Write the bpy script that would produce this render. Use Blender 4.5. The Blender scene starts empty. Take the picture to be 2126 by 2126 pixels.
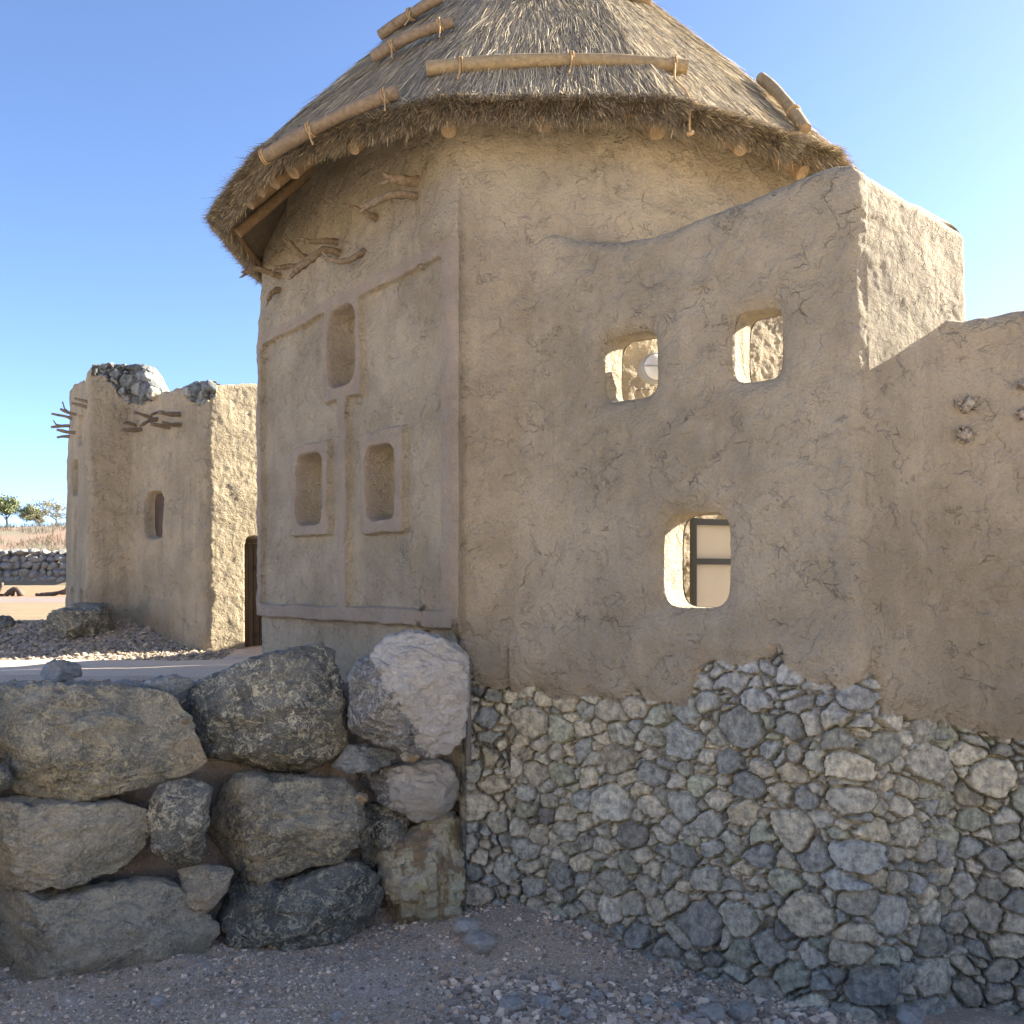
import bpy, math, random
import numpy as np
from mathutils import Vector, Matrix

# ------------------------------------------------------------------ scene, camera, light
sc = bpy.context.scene
COL = sc.collection
F, CX, HY, IMG = 2047.0, 1063.0, 1215.0, 2126.0        # focal length and horizon, in photo pixels

cam_d = bpy.data.cameras.new("camera")
cam = bpy.data.objects.new("camera", cam_d)
COL.objects.link(cam)
cam.location = (0, 0, 0)
cam.rotation_euler = (math.radians(90), 0, 0)
cam_d.sensor_width = 36
cam_d.lens = F / IMG * 36
cam_d.shift_y = (HY - CX) / IMG
cam_d.clip_start = 0.1
cam_d.clip_end = 4000
sc.camera = cam

SUN_AZ, SUN_EL = 20.0, 25.0                              # azimuth from +X, elevation
az, el = math.radians(SUN_AZ), math.radians(SUN_EL)
SUN_DIR = Vector((math.cos(az) * math.cos(el), math.sin(az) * math.cos(el), math.sin(el)))
w = bpy.data.worlds.new("World")
sc.world = w
w.use_nodes = True
nt = w.node_tree
nt.nodes.clear()
sky = nt.nodes.new("ShaderNodeTexSky")
sky.sky_type = 'NISHITA'
sky.sun_disc = False
sky.sun_elevation = el
sky.sun_rotation = math.radians(90 - SUN_AZ)
sky.air_density = 0.46
sky.dust_density = 0.55
sky.ozone_density = 2.6
bg = nt.nodes.new("ShaderNodeBackground")
bg.inputs[1].default_value = 0.05
out = nt.nodes.new("ShaderNodeOutputWorld")
nt.links.new(sky.outputs[0], bg.inputs[0])
nt.links.new(bg.outputs[0], out.inputs[0])
sun_d = bpy.data.lights.new("sun", 'SUN')
sun_d.energy = 3.0
sun_d.angle = math.radians(0.5)
sun_d.color = (1.0, 0.92, 0.78)
sun = bpy.data.objects.new("sun", sun_d)
COL.objects.link(sun)
sun.rotation_euler = SUN_DIR.to_track_quat('Z', 'Y').to_euler()
sun.location = SUN_DIR * 60
sc.view_settings.view_transform = 'Standard'
sc.view_settings.look = 'None'
sc.view_settings.gamma = 1
sc.view_settings.use_curve_mapping = False
sc.view_settings.exposure = 3.2

rng = np.random.default_rng(7)
random.seed(7)

# ------------------------------------------------------------------ numeric helpers
_g = np.random.default_rng(11).normal(size=(4096, 3))
_g /= np.linalg.norm(_g, axis=1)[:, None]

def perlin(p):
    p = np.asarray(p, dtype=np.float64)
    sh = p.shape[:-1]
    p = p.reshape(-1, 3)
    i = np.floor(p).astype(np.int64)
    f = p - i
    t = f * f * f * (f * (f * 6 - 15) + 10)
    r = np.zeros(len(p))
    for dx in (0, 1):
        wx = t[:, 0] if dx else 1 - t[:, 0]
        for dy in (0, 1):
            wy = t[:, 1] if dy else 1 - t[:, 1]
            for dz in (0, 1):
                wz = t[:, 2] if dz else 1 - t[:, 2]
                h = ((i[:, 0] + dx) * 73856093) ^ ((i[:, 1] + dy) * 19349663) ^ ((i[:, 2] + dz) * 83492791)
                h = (h ^ (h >> 13)) & 4095
                g = _g[h]
                r += wx * wy * wz * (g[:, 0] * (f[:, 0] - dx) + g[:, 1] * (f[:, 1] - dy) + g[:, 2] * (f[:, 2] - dz))
    return (r * 1.6).reshape(sh)

def fbm(p, oct=4, gain=0.5, lac=2.03):
    p = np.asarray(p, dtype=np.float64)
    r, a = 0, 1.0
    for k in range(oct):
        r = r + a * perlin(p + 17.3 * k)
        p = p * lac
        a *= gain
    return r

def sstep(a, b, x):
    t = np.clip((np.asarray(x, dtype=float) - a) / (b - a), 0, 1)
    return t * t * (3 - 2 * t)

def px(x, y, d):
    """point seen at photo pixel (x, y) at depth d"""
    return Vector(((x - CX) / F * d, d, (HY - y) / F * d))

# ------------------------------------------------------------------ object helpers
def raw_mesh(name, V, quads=None, tris=None, mats=(), col=None, smooth=True, matidx=None):
    me = bpy.data.meshes.new(name)
    V = np.asarray(V, dtype=np.float32).reshape(-1, 3)
    me.vertices.add(len(V))
    me.vertices.foreach_set("co", V.ravel())
    idx, tot = [], []
    if quads is not None and len(quads):
        q = np.asarray(quads, dtype=np.int32)
        idx.append(q.ravel()); tot.append(np.full(len(q), 4, dtype=np.int32))
    if tris is not None and len(tris):
        q = np.asarray(tris, dtype=np.int32)
        idx.append(q.ravel()); tot.append(np.full(len(q), 3, dtype=np.int32))
    idx = np.concatenate(idx); tot = np.concatenate(tot)
    me.loops.add(len(idx))
    me.loops.foreach_set("vertex_index", idx)
    me.polygons.add(len(tot))
    me.polygons.foreach_set("loop_start", np.concatenate(([0], np.cumsum(tot)[:-1])).astype(np.int32))
    me.polygons.foreach_set("loop_total", tot)
    if matidx is not None:
        me.polygons.foreach_set("material_index", np.asarray(matidx, dtype=np.int32))
    for m in mats:
        me.materials.append(m)
    me.update(calc_edges=True)
    me.polygons.foreach_set("use_smooth", np.full(len(tot), bool(smooth)))
    if col is not None:
        c = np.asarray(col, dtype=np.float32)
        if c.shape[1] == 3:
            c = np.concatenate([c, np.ones((len(c), 1), np.float32)], 1)
        a = me.attributes.new("col", 'FLOAT_COLOR', 'POINT')
        a.data.foreach_set("color", np.ascontiguousarray(c).ravel())
    me.validate()
    return me

def link(name, me, parent=None, loc=None):
    o = bpy.data.objects.new(name, me)
    COL.objects.link(o)
    if loc is not None:
        o.location = loc
    if parent is not None:
        o.parent = parent
        o.matrix_parent_inverse = Matrix.Translation(-Vector(parent.location))
    return o

def thing(name, label, cat, loc, group=None):
    o = bpy.data.objects.new(name, None)
    COL.objects.link(o)
    o.location = loc
    o.empty_display_size = 0.2
    tag(o, label, cat, group)
    return o

def tag(o, label, cat, group=None):
    o["label"] = label
    o["category"] = cat
    if group:
        o["group"] = group
    return o

def structure(o, kind="structure"):
    o["kind"] = kind
    return o

def grid_mesh(name, P, fmask, mats, col=None):
    nu, nv = P.shape[:2]
    ids = np.arange(nu * nv).reshape(nu, nv)
    q = np.stack([ids[:-1, :-1], ids[1:, :-1], ids[1:, 1:], ids[:-1, 1:]], -1)[fmask]
    used = np.unique(q)
    rem = np.full(nu * nv, -1, dtype=np.int64)
    rem[used] = np.arange(len(used))
    return raw_mesh(name, P.reshape(-1, 3)[used], quads=rem[q], mats=mats,
                    col=None if col is None else col.reshape(nu * nv, -1)[used])

class MB:
    """collects pieces into one mesh"""
    def __init__(s):
        s.v, s.q, s.t, s.qm, s.tm, s.n = [], [], [], [], [], 0
    def add(s, V, Q=(), T=(), m=0, tm=None):
        V = np.asarray(V, dtype=float).reshape(-1, 3)
        if len(Q):
            s.q.append(np.asarray(Q) + s.n); s.qm += [m] * len(Q)
        if len(T):
            s.t.append(np.asarray(T) + s.n); s.tm += [m if tm is None else tm] * len(T)
        s.v.append(V); s.n += len(V)
    def tube(s, pts, rad, n=10, m=0, cap=0, rough=0.0, seed=0.0):
        pts = np.asarray([tuple(p) for p in pts], dtype=float)
        k = len(pts)
        rad = np.full(k, rad) if np.isscalar(rad) else np.asarray(rad, dtype=float)
        tan = np.gradient(pts, axis=0)
        tan /= np.linalg.norm(tan, axis=1)[:, None]
        ref = np.array([0, 0, 1.0]) if abs(tan[0][2]) < 0.8 else np.array([1.0, 0, 0])
        ring = []
        for i in range(k):
            a = np.cross(tan[i], ref); a /= np.linalg.norm(a)
            b = np.cross(a, tan[i]); ref = b
            an = np.linspace(0, 2 * np.pi, n, endpoint=False)
            d = np.cos(an)[:, None] * a + np.sin(an)[:, None] * b
            rr = rad[i]
            if rough:
                nz = perlin(np.stack([np.cos(an) * 1.3 + seed, np.sin(an) * 1.3 + seed * 2, np.full(n, i * 0.45 + seed)], 1))
                rr = rad[i] * (1 + rough * nz)[:, None]
            ring.append(pts[i] + d * rr)
        V = np.concatenate(ring + [pts[:1], pts[-1:]])
        Q = [(i * n + j, i * n + (j + 1) % n, (i + 1) * n + (j + 1) % n, (i + 1) * n + j) for i in range(k - 1) for j in range(n)]
        c0, c1 = k * n, k * n + 1
        T = [(c0, (j + 1) % n, j) for j in range(n)] + [(c1, (k - 1) * n + j, (k - 1) * n + (j + 1) % n) for j in range(n)]
        s.add(V, Q, T, m, cap)
    def box(s, c, sx, sy, sz, ax=None, m=0):
        """box centred at c with half sizes along ax = (X, Y, Z) axes"""
        ax = np.eye(3) if ax is None else np.asarray(ax, dtype=float)
        c = np.asarray(tuple(c), dtype=float)
        V = [c + a * sx * ax[0] + b * sy * ax[1] + d * sz * ax[2] for d in (-1, 1) for b in (-1, 1) for a in (-1, 1)]
        s.add(V, [(0, 2, 3, 1), (4, 5, 7, 6), (0, 1, 5, 4), (2, 6, 7, 3), (0, 4, 6, 2), (1, 3, 7, 5)], m=m)
    def mesh(s, name, mats, smooth=True, col=None):
        return raw_mesh(name, np.concatenate(s.v), np.concatenate(s.q) if s.q else None,
                        np.concatenate(s.t) if s.t else None, mats, col, smooth, s.qm + s.tm)
    def build(s, name, mats, parent=None, smooth=True, col=None):
        return link(name, s.mesh(name, mats, smooth, col), parent)

def sharp(o, deg=40):
    try:
        o.data.set_sharp_from_angle(angle=math.radians(deg))
    except Exception:
        pass
    return o

# ------------------------------------------------------------------ materials
class NT:
    def __init__(s, name, rough=0.9, spec=0.25):
        s.m = bpy.data.materials.new(name)
        s.m.use_nodes = True
        s.t = s.m.node_tree
        s.b = s.t.nodes["Principled BSDF"]
        s.b.inputs["Roughness"].default_value = rough
        s.b.inputs["Specular IOR Level"].default_value = spec
        s.co = s.t.nodes.new("ShaderNodeTexCoord").outputs["Object"]
    def n(s, kind, **kw):
        nd = s.t.nodes.new(kind)
        for k, v in kw.items():
            setattr(nd, k, v)
        return nd
    def put(s, sock, v):
        if hasattr(v, "is_output") or isinstance(v, bpy.types.NodeSocket):
            s.t.links.new(v, sock)
        else:
            if sock.type == 'RGBA' and len(v) == 3:
                v = (*v, 1)
            sock.default_value = v
    def map(s, scale=(1, 1, 1), loc=(0, 0, 0), rot=(0, 0, 0), co=None):
        nd = s.n("ShaderNodeMapping")
        s.put(nd.inputs[0], co or s.co)
        nd.inputs["Scale"].default_value = scale
        nd.inputs["Location"].default_value = loc
        nd.inputs["Rotation"].default_value = rot
        return nd.outputs[0]
    def noise(s, scale, detail=4, rough=0.55, dist=0.0, co=None, color=False):
        nd = s.n("ShaderNodeTexNoise")
        s.put(nd.inputs["Vector"], co or s.co)
        nd.inputs["Scale"].default_value = scale
        nd.inputs["Detail"].default_value = detail
        nd.inputs["Roughness"].default_value = rough
        nd.inputs["Distortion"].default_value = dist
        return nd.outputs["Color" if color else "Fac"]
    def voro(s, scale, feature='F1', co=None, rnd=1.0, out="Distance"):
        nd = s.n("ShaderNodeTexVoronoi", feature=feature)
        s.put(nd.inputs["Vector"], co or s.co)
        nd.inputs["Scale"].default_value = scale
        nd.inputs["Randomness"].default_value = rnd
        return nd.outputs[out]
    def rng(s, v, a, b, c=0.0, d=1.0, smooth=True):
        nd = s.n("ShaderNodeMapRange", interpolation_type='SMOOTHSTEP' if smooth else 'LINEAR')
        s.put(nd.inputs[0], v)
        for k, q in zip((1, 2, 3, 4), (a, b, c, d)):
            s.put(nd.inputs[k], q)
        return nd.outputs[0]
    def mth(s, op, a, b=0.0, c=0.0):
        nd = s.n("ShaderNodeMath", operation=op)
        for k, q in enumerate((a, b, c)):
            s.put(nd.inputs[k], q)
        return nd.outputs[0]
    def mix(s, f, a, b, blend='MIX'):
        nd = s.n("ShaderNodeMix", data_type='RGBA', blend_type=blend)
        s.put(nd.inputs[0], f); s.put(nd.inputs[6], a); s.put(nd.inputs[7], b)
        return nd.outputs[2]
    def warp(s, amt, scale, co=None):
        c = s.noise(scale, 3, 0.6, co=co, color=True)
        sub = s.n("ShaderNodeVectorMath", operation='SUBTRACT')
        s.put(sub.inputs[0], c); sub.inputs[1].default_value = (0.5, 0.5, 0.5)
        mul = s.n("ShaderNodeVectorMath", operation='SCALE')
        s.put(mul.inputs[0], sub.outputs[0]); mul.inputs["Scale"].default_value = amt
        add = s.n("ShaderNodeVectorMath", operation='ADD')
        s.put(add.inputs[0], co or s.co); s.put(add.inputs[1], mul.outputs[0])
        return add.outputs[0]
    def attr(s, name="col", out="Color"):
        return s.n("ShaderNodeAttribute", attribute_name=name).outputs[out]
    def bump(s, h, dist=0.01, strength=1.0, prev=None):
        nd = s.n("ShaderNodeBump")
        nd.inputs["Strength"].default_value = strength
        nd.inputs["Distance"].default_value = dist
        s.put(nd.inputs["Height"], h)
        if prev is not None:
            s.put(nd.inputs["Normal"], prev)
        return nd.outputs[0]
    def done(s, color, normal=None):
        s.put(s.b.inputs["Base Color"], color)
        if normal is not None:
            s.put(s.b.inputs["Normal"], normal)
        return s.m

def mat_plaster(name, A, B, C, rough=1.0, crack=1.0, streak=1.0):
    t = NT(name, 0.95, 0.12)
    big = t.rng(t.noise(0.9, 4, 0.6), 0.34, 0.66)
    col = t.mix(big, A, B)
    col = t.mix(t.rng(t.noise(3.7, 5, 0.65), 0.45, 0.75, 0, 0.75), col, C)
    # run marks left by rain, stretched along z
    st = t.noise(1.0, 4, 0.6, co=t.map((5.0, 5.0, 0.35)))
    col = t.mix(t.rng(st, 0.52, 0.74, 0, 0.55 * streak), col, (C[0] * 0.72, C[1] * 0.72, C[2] * 0.74))
    col = t.mix(t.rng(st, 0.44, 0.28, 0, 0.45 * streak), col, (A[0] * 1.18, A[1] * 1.17, A[2] * 1.15))
    col = t.mix(t.rng(t.noise(45, 4, 0.7), 0.42, 0.72, 0, 0.35), col, (B[0] * 0.7, B[1] * 0.68, B[2] * 0.66))
    wv = t.warp(0.30, 2.2)
    wv2 = t.warp(0.08, 14, wv)
    # flakes: sharp ledges along noise contours, sharp only in patches
    mask = t.rng(t.noise(2.3, 3, 0.5), 0.45, 0.62)
    wd = t.rng(mask, 0, 1, 0.16, 0.012, False)
    nf = t.noise(4.2, 5, 0.6, co=wv)
    fl1 = t.rng(nf, t.mth('SUBTRACT', 0.47, wd), t.mth('ADD', 0.47, wd))
    nf2 = t.noise(9.5, 4, 0.55, co=t.map(loc=(7, 3, 1), co=wv))
    mask2 = t.rng(t.noise(3.1, 3, 0.5, co=t.map(loc=(3, 9, 4))), 0.44, 0.62)
    wd2 = t.rng(mask2, 0, 1, 0.2, 0.014, False)
    fl2 = t.rng(nf2, t.mth('SUBTRACT', 0.53, wd2), t.mth('ADD', 0.53, wd2))
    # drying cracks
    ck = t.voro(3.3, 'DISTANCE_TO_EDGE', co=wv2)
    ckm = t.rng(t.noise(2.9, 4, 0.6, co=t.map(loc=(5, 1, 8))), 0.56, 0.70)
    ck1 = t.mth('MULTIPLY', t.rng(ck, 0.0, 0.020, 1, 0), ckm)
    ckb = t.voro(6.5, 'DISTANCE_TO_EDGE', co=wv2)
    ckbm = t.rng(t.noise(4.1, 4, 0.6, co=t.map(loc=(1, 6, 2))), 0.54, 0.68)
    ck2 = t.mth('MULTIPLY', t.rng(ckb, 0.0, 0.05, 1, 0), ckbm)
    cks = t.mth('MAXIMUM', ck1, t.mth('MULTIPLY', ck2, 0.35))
    col = t.mix(t.mth('MULTIPLY', cks, 0.20 * crack), col, (B[0] * 0.35, B[1] * 0.33, B[2] * 0.30))  # shade inside the cracks painted into the colour
    h = t.mth('MULTIPLY', t.noise(62, 5, 0.75), 0.55 * rough)
    h = t.mth('ADD', h, t.mth('MULTIPLY', t.noise(21, 5, 0.65, co=t.map((1, 1, 1.6))), 1.05 * rough))
    h = t.mth('ADD', h, t.mth('MULTIPLY', fl1, 0.80 * crack))
    h = t.mth('ADD', h, t.mth('MULTIPLY', fl2, 0.22 * crack))
    h = t.mth('SUBTRACT', h, t.mth('MULTIPLY', cks, 1.1 * crack))
    return t.done(col, t.bump(h, 0.032, 1.0))

def mat_stone(name):
    """rubble stones: tint of each stone and the mortar share come from the mesh"""
    t = NT(name, 0.88, 0.25)
    base = t.attr()
    mort = t.attr(out="Alpha")
    v = t.noise(14, 6, 0.7)
    col = t.mix(1.0, base, t.mix(t.rng(v, 0.25, 0.75, 0, 1), (0.45, 0.46, 0.48), (1.62, 1.6, 1.52)), 'MULTIPLY')
    st = t.noise(1.0, 4, 0.65, co=t.map((22, 22, 2.2)))
    col = t.mix(t.rng(st, 0.55, 0.75, 0, 0.45), col, (0.30, 0.27, 0.21))
    col = t.mix(t.rng(st, 0.44, 0.28, 0, 0.4), col, (0.075, 0.075, 0.072))
    col = t.mix(t.rng(t.noise(5, 5, 0.7), 0.56, 0.72, 0, 0.35), col, (0.26, 0.235, 0.175))
    col = t.mix(t.rng(t.noise(60, 3, 0.7), 0.62, 0.75, 0, 0.45), col, (0.45, 0.44, 0.40))
    mc = t.mix(t.noise(30, 4, 0.7), (0.24, 0.215, 0.178), (0.36, 0.325, 0.272))
    col = t.mix(mort, col, mc)
    h = t.mth('ADD', t.mth('MULTIPLY', t.noise(26, 6, 0.7), 1.0), t.mth('MULTIPLY', t.noise(90, 4, 0.7), 0.4))
    h = t.mth('SUBTRACT', h, t.mth('MULTIPLY', t.rng(t.voro(13, 'DISTANCE_TO_EDGE', co=t.warp(0.12, 9)), 0, 0.03, 1, 0), 0.25))
    return t.done(col, t.bump(h, 0.014, 0.9))

def mat_boulder(name, base, dark, vein, vein_amt, rust, pale_amt, seed=0.0, fresh=False, bump=0.034):
    t = NT(name, 0.85, 0.28)
    co = t.map(loc=(seed, seed * 1.7, seed * 0.6))
    v = t.noise(3.2, 7, 0.68, co=co)
    col = t.mix(t.rng(v, 0.36, 0.64), dark, base)
    col = t.mix(t.rng(t.noise(1.7, 4, 0.6, co=t.map(loc=(seed + 3, 2, 1))), 0.54, 0.74, 0, 0.75), col, rust)
    col = t.mix(t.rng(t.noise(38, 5, 0.75, co=co), 0.40, 0.7, 0, 0.6), col, tuple(c * 1.7 for c in base))
    col = t.mix(t.rng(t.noise(52, 4, 0.7, co=t.map(loc=(seed, 5, 3))), 0.55, 0.7, 0, 0.5), col, tuple(c * 0.5 for c in dark))
    wv = t.warp(0.22, 5.0, co)
    wv = t.warp(0.06, 24.0, wv)
    # pale lichen and calcite veins: bands where a warped noise crosses a level
    n1 = t.noise(4.6, 3, 0.6, co=wv)
    d1 = t.mth('ABSOLUTE', t.mth('SUBTRACT', n1, 0.5))
    n2 = t.noise(9.5, 3, 0.6, co=t.map(loc=(6, 2, 8), co=wv))
    d2 = t.mth('ABSOLUTE', t.mth('SUBTRACT', n2, 0.49))
    vm = t.rng(t.noise(2.9, 5, 0.65, co=t.map(loc=(seed, 9, 4))), 0.35, 0.50)
    vm2 = t.rng(t.noise(3.3, 5, 0.65, co=t.map(loc=(seed + 7, 1, 4))), 0.40, 0.54)
    sp = t.rng(t.noise(30, 4, 0.7, co=wv), 0.36, 0.52)
    veins = t.mth('MULTIPLY', t.mth('MULTIPLY', t.rng(d1, 0.010, 0.040, 1, 0), vm), sp)
    veins2 = t.mth('MULTIPLY', t.mth('MULTIPLY', t.rng(d2, 0.006, 0.030, 1, 0), vm2), sp)
    veins = t.mth('MAXIMUM', veins, t.mth('MULTIPLY', veins2, 0.8))
    col = t.mix(t.mth('MULTIPLY', veins, vein_amt), col, vein)
    sp2 = t.mth('MULTIPLY', t.rng(t.noise(19, 6, 0.8, co=wv), 0.55, 0.62), t.rng(t.noise(2.2, 4, 0.6, co=t.map(loc=(2, seed, 6))), 0.44, 0.60))
    col = t.mix(t.mth('MULTIPLY', sp2, vein_amt * 0.85), col, tuple(min(1, c * 1.1) for c in vein))
    if pale_amt:
        pm = t.rng(t.noise(1.5, 5, 0.6, co=t.map(loc=(seed + 1, seed, 2))), 0.30, 0.46, 0, pale_amt)
        if fresh:                                                       # one flank split off fresh and dark
            sx_ = t.n('ShaderNodeSeparateXYZ'); t.put(sx_.inputs[0], t.co)
            f_ = t.mth('ADD', t.mth('ADD', sx_.outputs[0], t.mth('MULTIPLY', sx_.outputs[2], .55)), t.mth('MULTIPLY', t.mth('SUBTRACT', t.noise(3.5, 5, .6), .5), .55))
            pm = t.mth('MULTIPLY', pm, t.rng(f_, -.16, -.10))
        col = t.mix(pm, col, t.mix(t.noise(24, 5, 0.7), (0.48, 0.45, 0.39), (0.70, 0.66, 0.58)))
    if name == 'boulder_brown':                                          # rust and lime run down its face
        rs = t.noise(1.0, 4, .6, co=t.map((5.5, 5.5, .7), loc=(1.3, 0, 0)))
        col = t.mix(t.rng(rs, .50, .60, 0, .75), col, (0.36, 0.225, 0.10))
        col = t.mix(t.rng(rs, .44, .36, 0, .7), col, (0.60, 0.55, 0.47))
    # dust lying on upward faces
    nz = t.n("ShaderNodeSeparateXYZ")
    t.put(nz.inputs[0], t.n("ShaderNodeNewGeometry").outputs["Normal"])
    col = t.mix(t.mth('MULTIPLY', t.rng(nz.outputs[2], 0.45, 0.95, 0, 0.55), t.rng(t.noise(9, 4), 0.35, 0.6)), col, (0.27, 0.27, 0.255))
    h = t.mth('ADD', t.mth('MULTIPLY', t.noise(13, 8, 0.75, co=t.map((1, 1, 2.4), co=wv)), 1.6), t.mth('MULTIPLY', t.noise(4, 5, 0.65, co=wv), 1.6))
    h = t.mth('ADD', h, t.mth('MULTIPLY', t.rng(t.noise(6, 5, 0.6, co=t.map((1, 1, 2.5), co=wv)), 0.49, 0.505), 0.25))
    h = t.mth('ADD', h, t.mth('MULTIPLY', veins, 0.15))
    return t.done(col, t.bump(h, bump, 1.0))

def mat_wood(name, A, B, scale=(30, 30, 2.5), grain=1.0, axis=None):
    t = NT(name, 0.75, 0.3)
    n1 = t.noise(1.0, 5, 0.65, co=t.map(scale))
    col = t.mix(t.rng(n1, 0.35, 0.65), A, B)
    col = t.mix(t.rng(t.noise(3.5, 4, 0.6), 0.5, 0.75, 0, 0.5), col, tuple(c * 0.55 for c in A))
    col = t.mix(t.rng(t.noise(11, 3, 0.6), 0.62, 0.72, 0, 0.6), col, tuple(c * 0.4 for c in A))
    h = t.mth('ADD', n1, t.mth('MULTIPLY', t.noise(40, 4, 0.7), 0.4))
    return t.done(col, t.bump(h, 0.006 * grain, 0.8))

def mat_attr(name, rough=0.8, spec=0.2, var=0.0, bump=0.0, bscale=60):
    t = NT(name, rough, spec)
    c = t.attr()
    if var:
        c = t.mix(1.0, c, t.mix(t.noise(18, 4, 0.6), (1 - var,) * 3, (1 + var,) * 3), 'MULTIPLY')
    nrm = t.bump(t.noise(bscale, 5, 0.7), bump, 0.8) if bump else None
    return t.done(c, nrm)

def mat_plain(name, c, rough=0.6, spec=0.4, var=0.12, metal=0.0):
    t = NT(name, rough, spec)
    t.b.inputs["Metallic"].default_value = metal
    return t.done(t.mix(t.noise(6, 5, 0.6), tuple(x * (1 - var) for x in c), tuple(min(1, x * (1 + var)) for x in c)))

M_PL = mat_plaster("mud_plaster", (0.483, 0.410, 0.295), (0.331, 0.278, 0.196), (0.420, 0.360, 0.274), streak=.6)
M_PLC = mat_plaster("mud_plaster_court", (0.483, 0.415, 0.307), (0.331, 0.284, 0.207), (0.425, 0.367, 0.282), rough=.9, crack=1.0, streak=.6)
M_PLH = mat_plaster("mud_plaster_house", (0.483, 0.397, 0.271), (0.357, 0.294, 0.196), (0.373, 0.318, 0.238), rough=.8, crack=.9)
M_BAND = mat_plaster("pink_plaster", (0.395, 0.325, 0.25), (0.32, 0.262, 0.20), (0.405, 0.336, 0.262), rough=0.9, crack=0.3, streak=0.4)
M_ST = mat_stone("rubble_stone")

# ------------------------------------------------------------------ rubble masonry
STONE_PAL = np.array([(0.175, 0.172, 0.155), (0.15, 0.155, 0.145), (0.125, 0.135, 0.14), (0.14, 0.15, 0.13), (0.20, 0.19, 0.16),
                      (0.165, 0.16, 0.14), (0.115, 0.12, 0.12), (0.185, 0.18, 0.165), (0.12, 0.128, 0.13), (0.16, 0.165, 0.16),
                      (0.205, 0.195, 0.165), (0.085, 0.088, 0.09)])
STONE_PAL = STONE_PAL * np.array([2.56, 2.47, 2.2])
PAL_W = np.array([18, 16, 12, 10, 12, 14, 4, 12, 8, 12, 3, 1.2]); PAL_W = PAL_W / PAL_W.sum()

def rubble(U, Z, sizes, seed, mortar=0.0030, pal=None, relief=0.034, squash=1.32, warp=1.0):
    """random rubble as a power diagram of packed seeds. U: (nu,), Z: (nu,nv). Returns height, colour + mortar share."""
    r = np.random.default_rng(seed)
    pal = STONE_PAL if pal is None else pal
    pw = PAL_W if len(pal) == len(PAL_W) else np.full(len(pal), 1 / len(pal))
    nu, nv = Z.shape
    nz = np.stack([np.broadcast_to(U[:, None], Z.shape), Z, np.zeros_like(Z)], -1)
    du = warp * (0.07 * fbm(nz * 2.3, 2) + 0.020 * fbm(nz * 8.0, 4, .62))
    dz = warp * (0.06 * fbm(nz * 2.3 + 31, 2) + 0.018 * fbm(nz * 8.0 + 31, 4, .62))
    XX = (U[:, None] + du) / squash
    YY = Z + dz
    u0, u1, z0, z1 = XX.min() - .2, XX.max() + .2, YY.min() - .2, YY.max() + .2
    S, cell, G = [], {}, .42
    area = (u1 - u0) * (z1 - z0)
    for rad, dens in sizes:
        for _ in range(int(dens * area)):
            x, y, q = r.uniform(u0, u1), r.uniform(z0, z1), rad * r.uniform(.85, 1.15)
            i, j = int(math.floor(x / G)), int(math.floor(y / G))
            good = True
            for a in (-1, 0, 1):
                for b in (-1, 0, 1):
                    for (sx_, sy_, sr_) in cell.get((i + a, j + b), ()):
                        if (x - sx_) ** 2 + (y - sy_) ** 2 < (.74 * (q + sr_)) ** 2:
                            good = False
                            break
            if good:
                S.append((x, y, q)); cell.setdefault((i, j), []).append((x, y, q))
    S = np.array(S); n = len(S)
    F1 = np.full((nu, nv), 9.0); F2 = np.full((nu, nv), 9.0); I1 = np.zeros((nu, nv), int); I2 = I1.copy()
    lo, hi = XX.min(1), XX.max(1)
    for k, (x, y, q) in enumerate(S):
        R = q + .30
        sel = np.where((hi > x - R) & (lo < x + R))[0]
        if not len(sel):
            continue
        sl = slice(sel[0], sel[-1] + 1)
        d = (XX[sl] - x) ** 2 + (YY[sl] - y) ** 2 - q * q
        f1, f2 = F1[sl], F2[sl]
        m1 = d < f1
        m2 = (~m1) & (d < f2)
        I2[sl] = np.where(m1, I1[sl], np.where(m2, k, I2[sl])); F2[sl] = np.where(m1, f1, np.where(m2, d, f2))
        I1[sl] = np.where(m1, k, I1[sl]); F1[sl] = np.where(m1, d, f1)
    sep = np.hypot(S[I1, 0] - S[I2, 0], S[I1, 1] - S[I2, 1]) + .01
    e = (F2 - F1) / (2 * sep)                                            # distance to the joint
    e = e + .004 * fbm(nz * 24, 3, .6)
    big = S[:, 2]
    hs = r.uniform(.25, 1.0, n) * relief * np.clip(big / .08, .5, 1.2)
    tx, tz = r.normal(0, .17, n), r.normal(-.02, .14, n)
    X, Y = XX - S[I1, 0], YY - S[I1, 1]
    jw = mortar * (1 + 1.3 * perlin(nz * 5 + 13))                          # joint half width
    body = sstep(jw, jw + .012, e) ** .5
    h = body * (hs[I1] + np.clip(tx[I1] * X + tz[I1] * Y, -.045, .045) + .012)
    off = r.uniform(0, 50, (n, 3))
    pp = nz * 8.0 + off[I1]
    h += body * (.012 * perlin(pp) + .016 * np.abs(perlin(pp * 1.7 + 5)) + .010 * np.abs(perlin(pp * 4)))
    h += .003 * perlin(nz * 45)
    deep = sstep(-.55, .10, perlin(nz * 3.3 + 77) + .35 * perlin(nz * 9 + 5))
    h -= (1 - sstep(jw * .6, jw + .010, e)) * (.010 + .09 * deep)
    col = pal[r.choice(len(pal), n, p=pw)] * r.uniform(.78, 1.22, (n, 1))
    C = np.concatenate([col[I1], ((1 - sstep(jw * .8, jw * 1.3 + .006, e)) * (1 - .8 * deep))[..., None]], -1)
    return h, C

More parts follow.
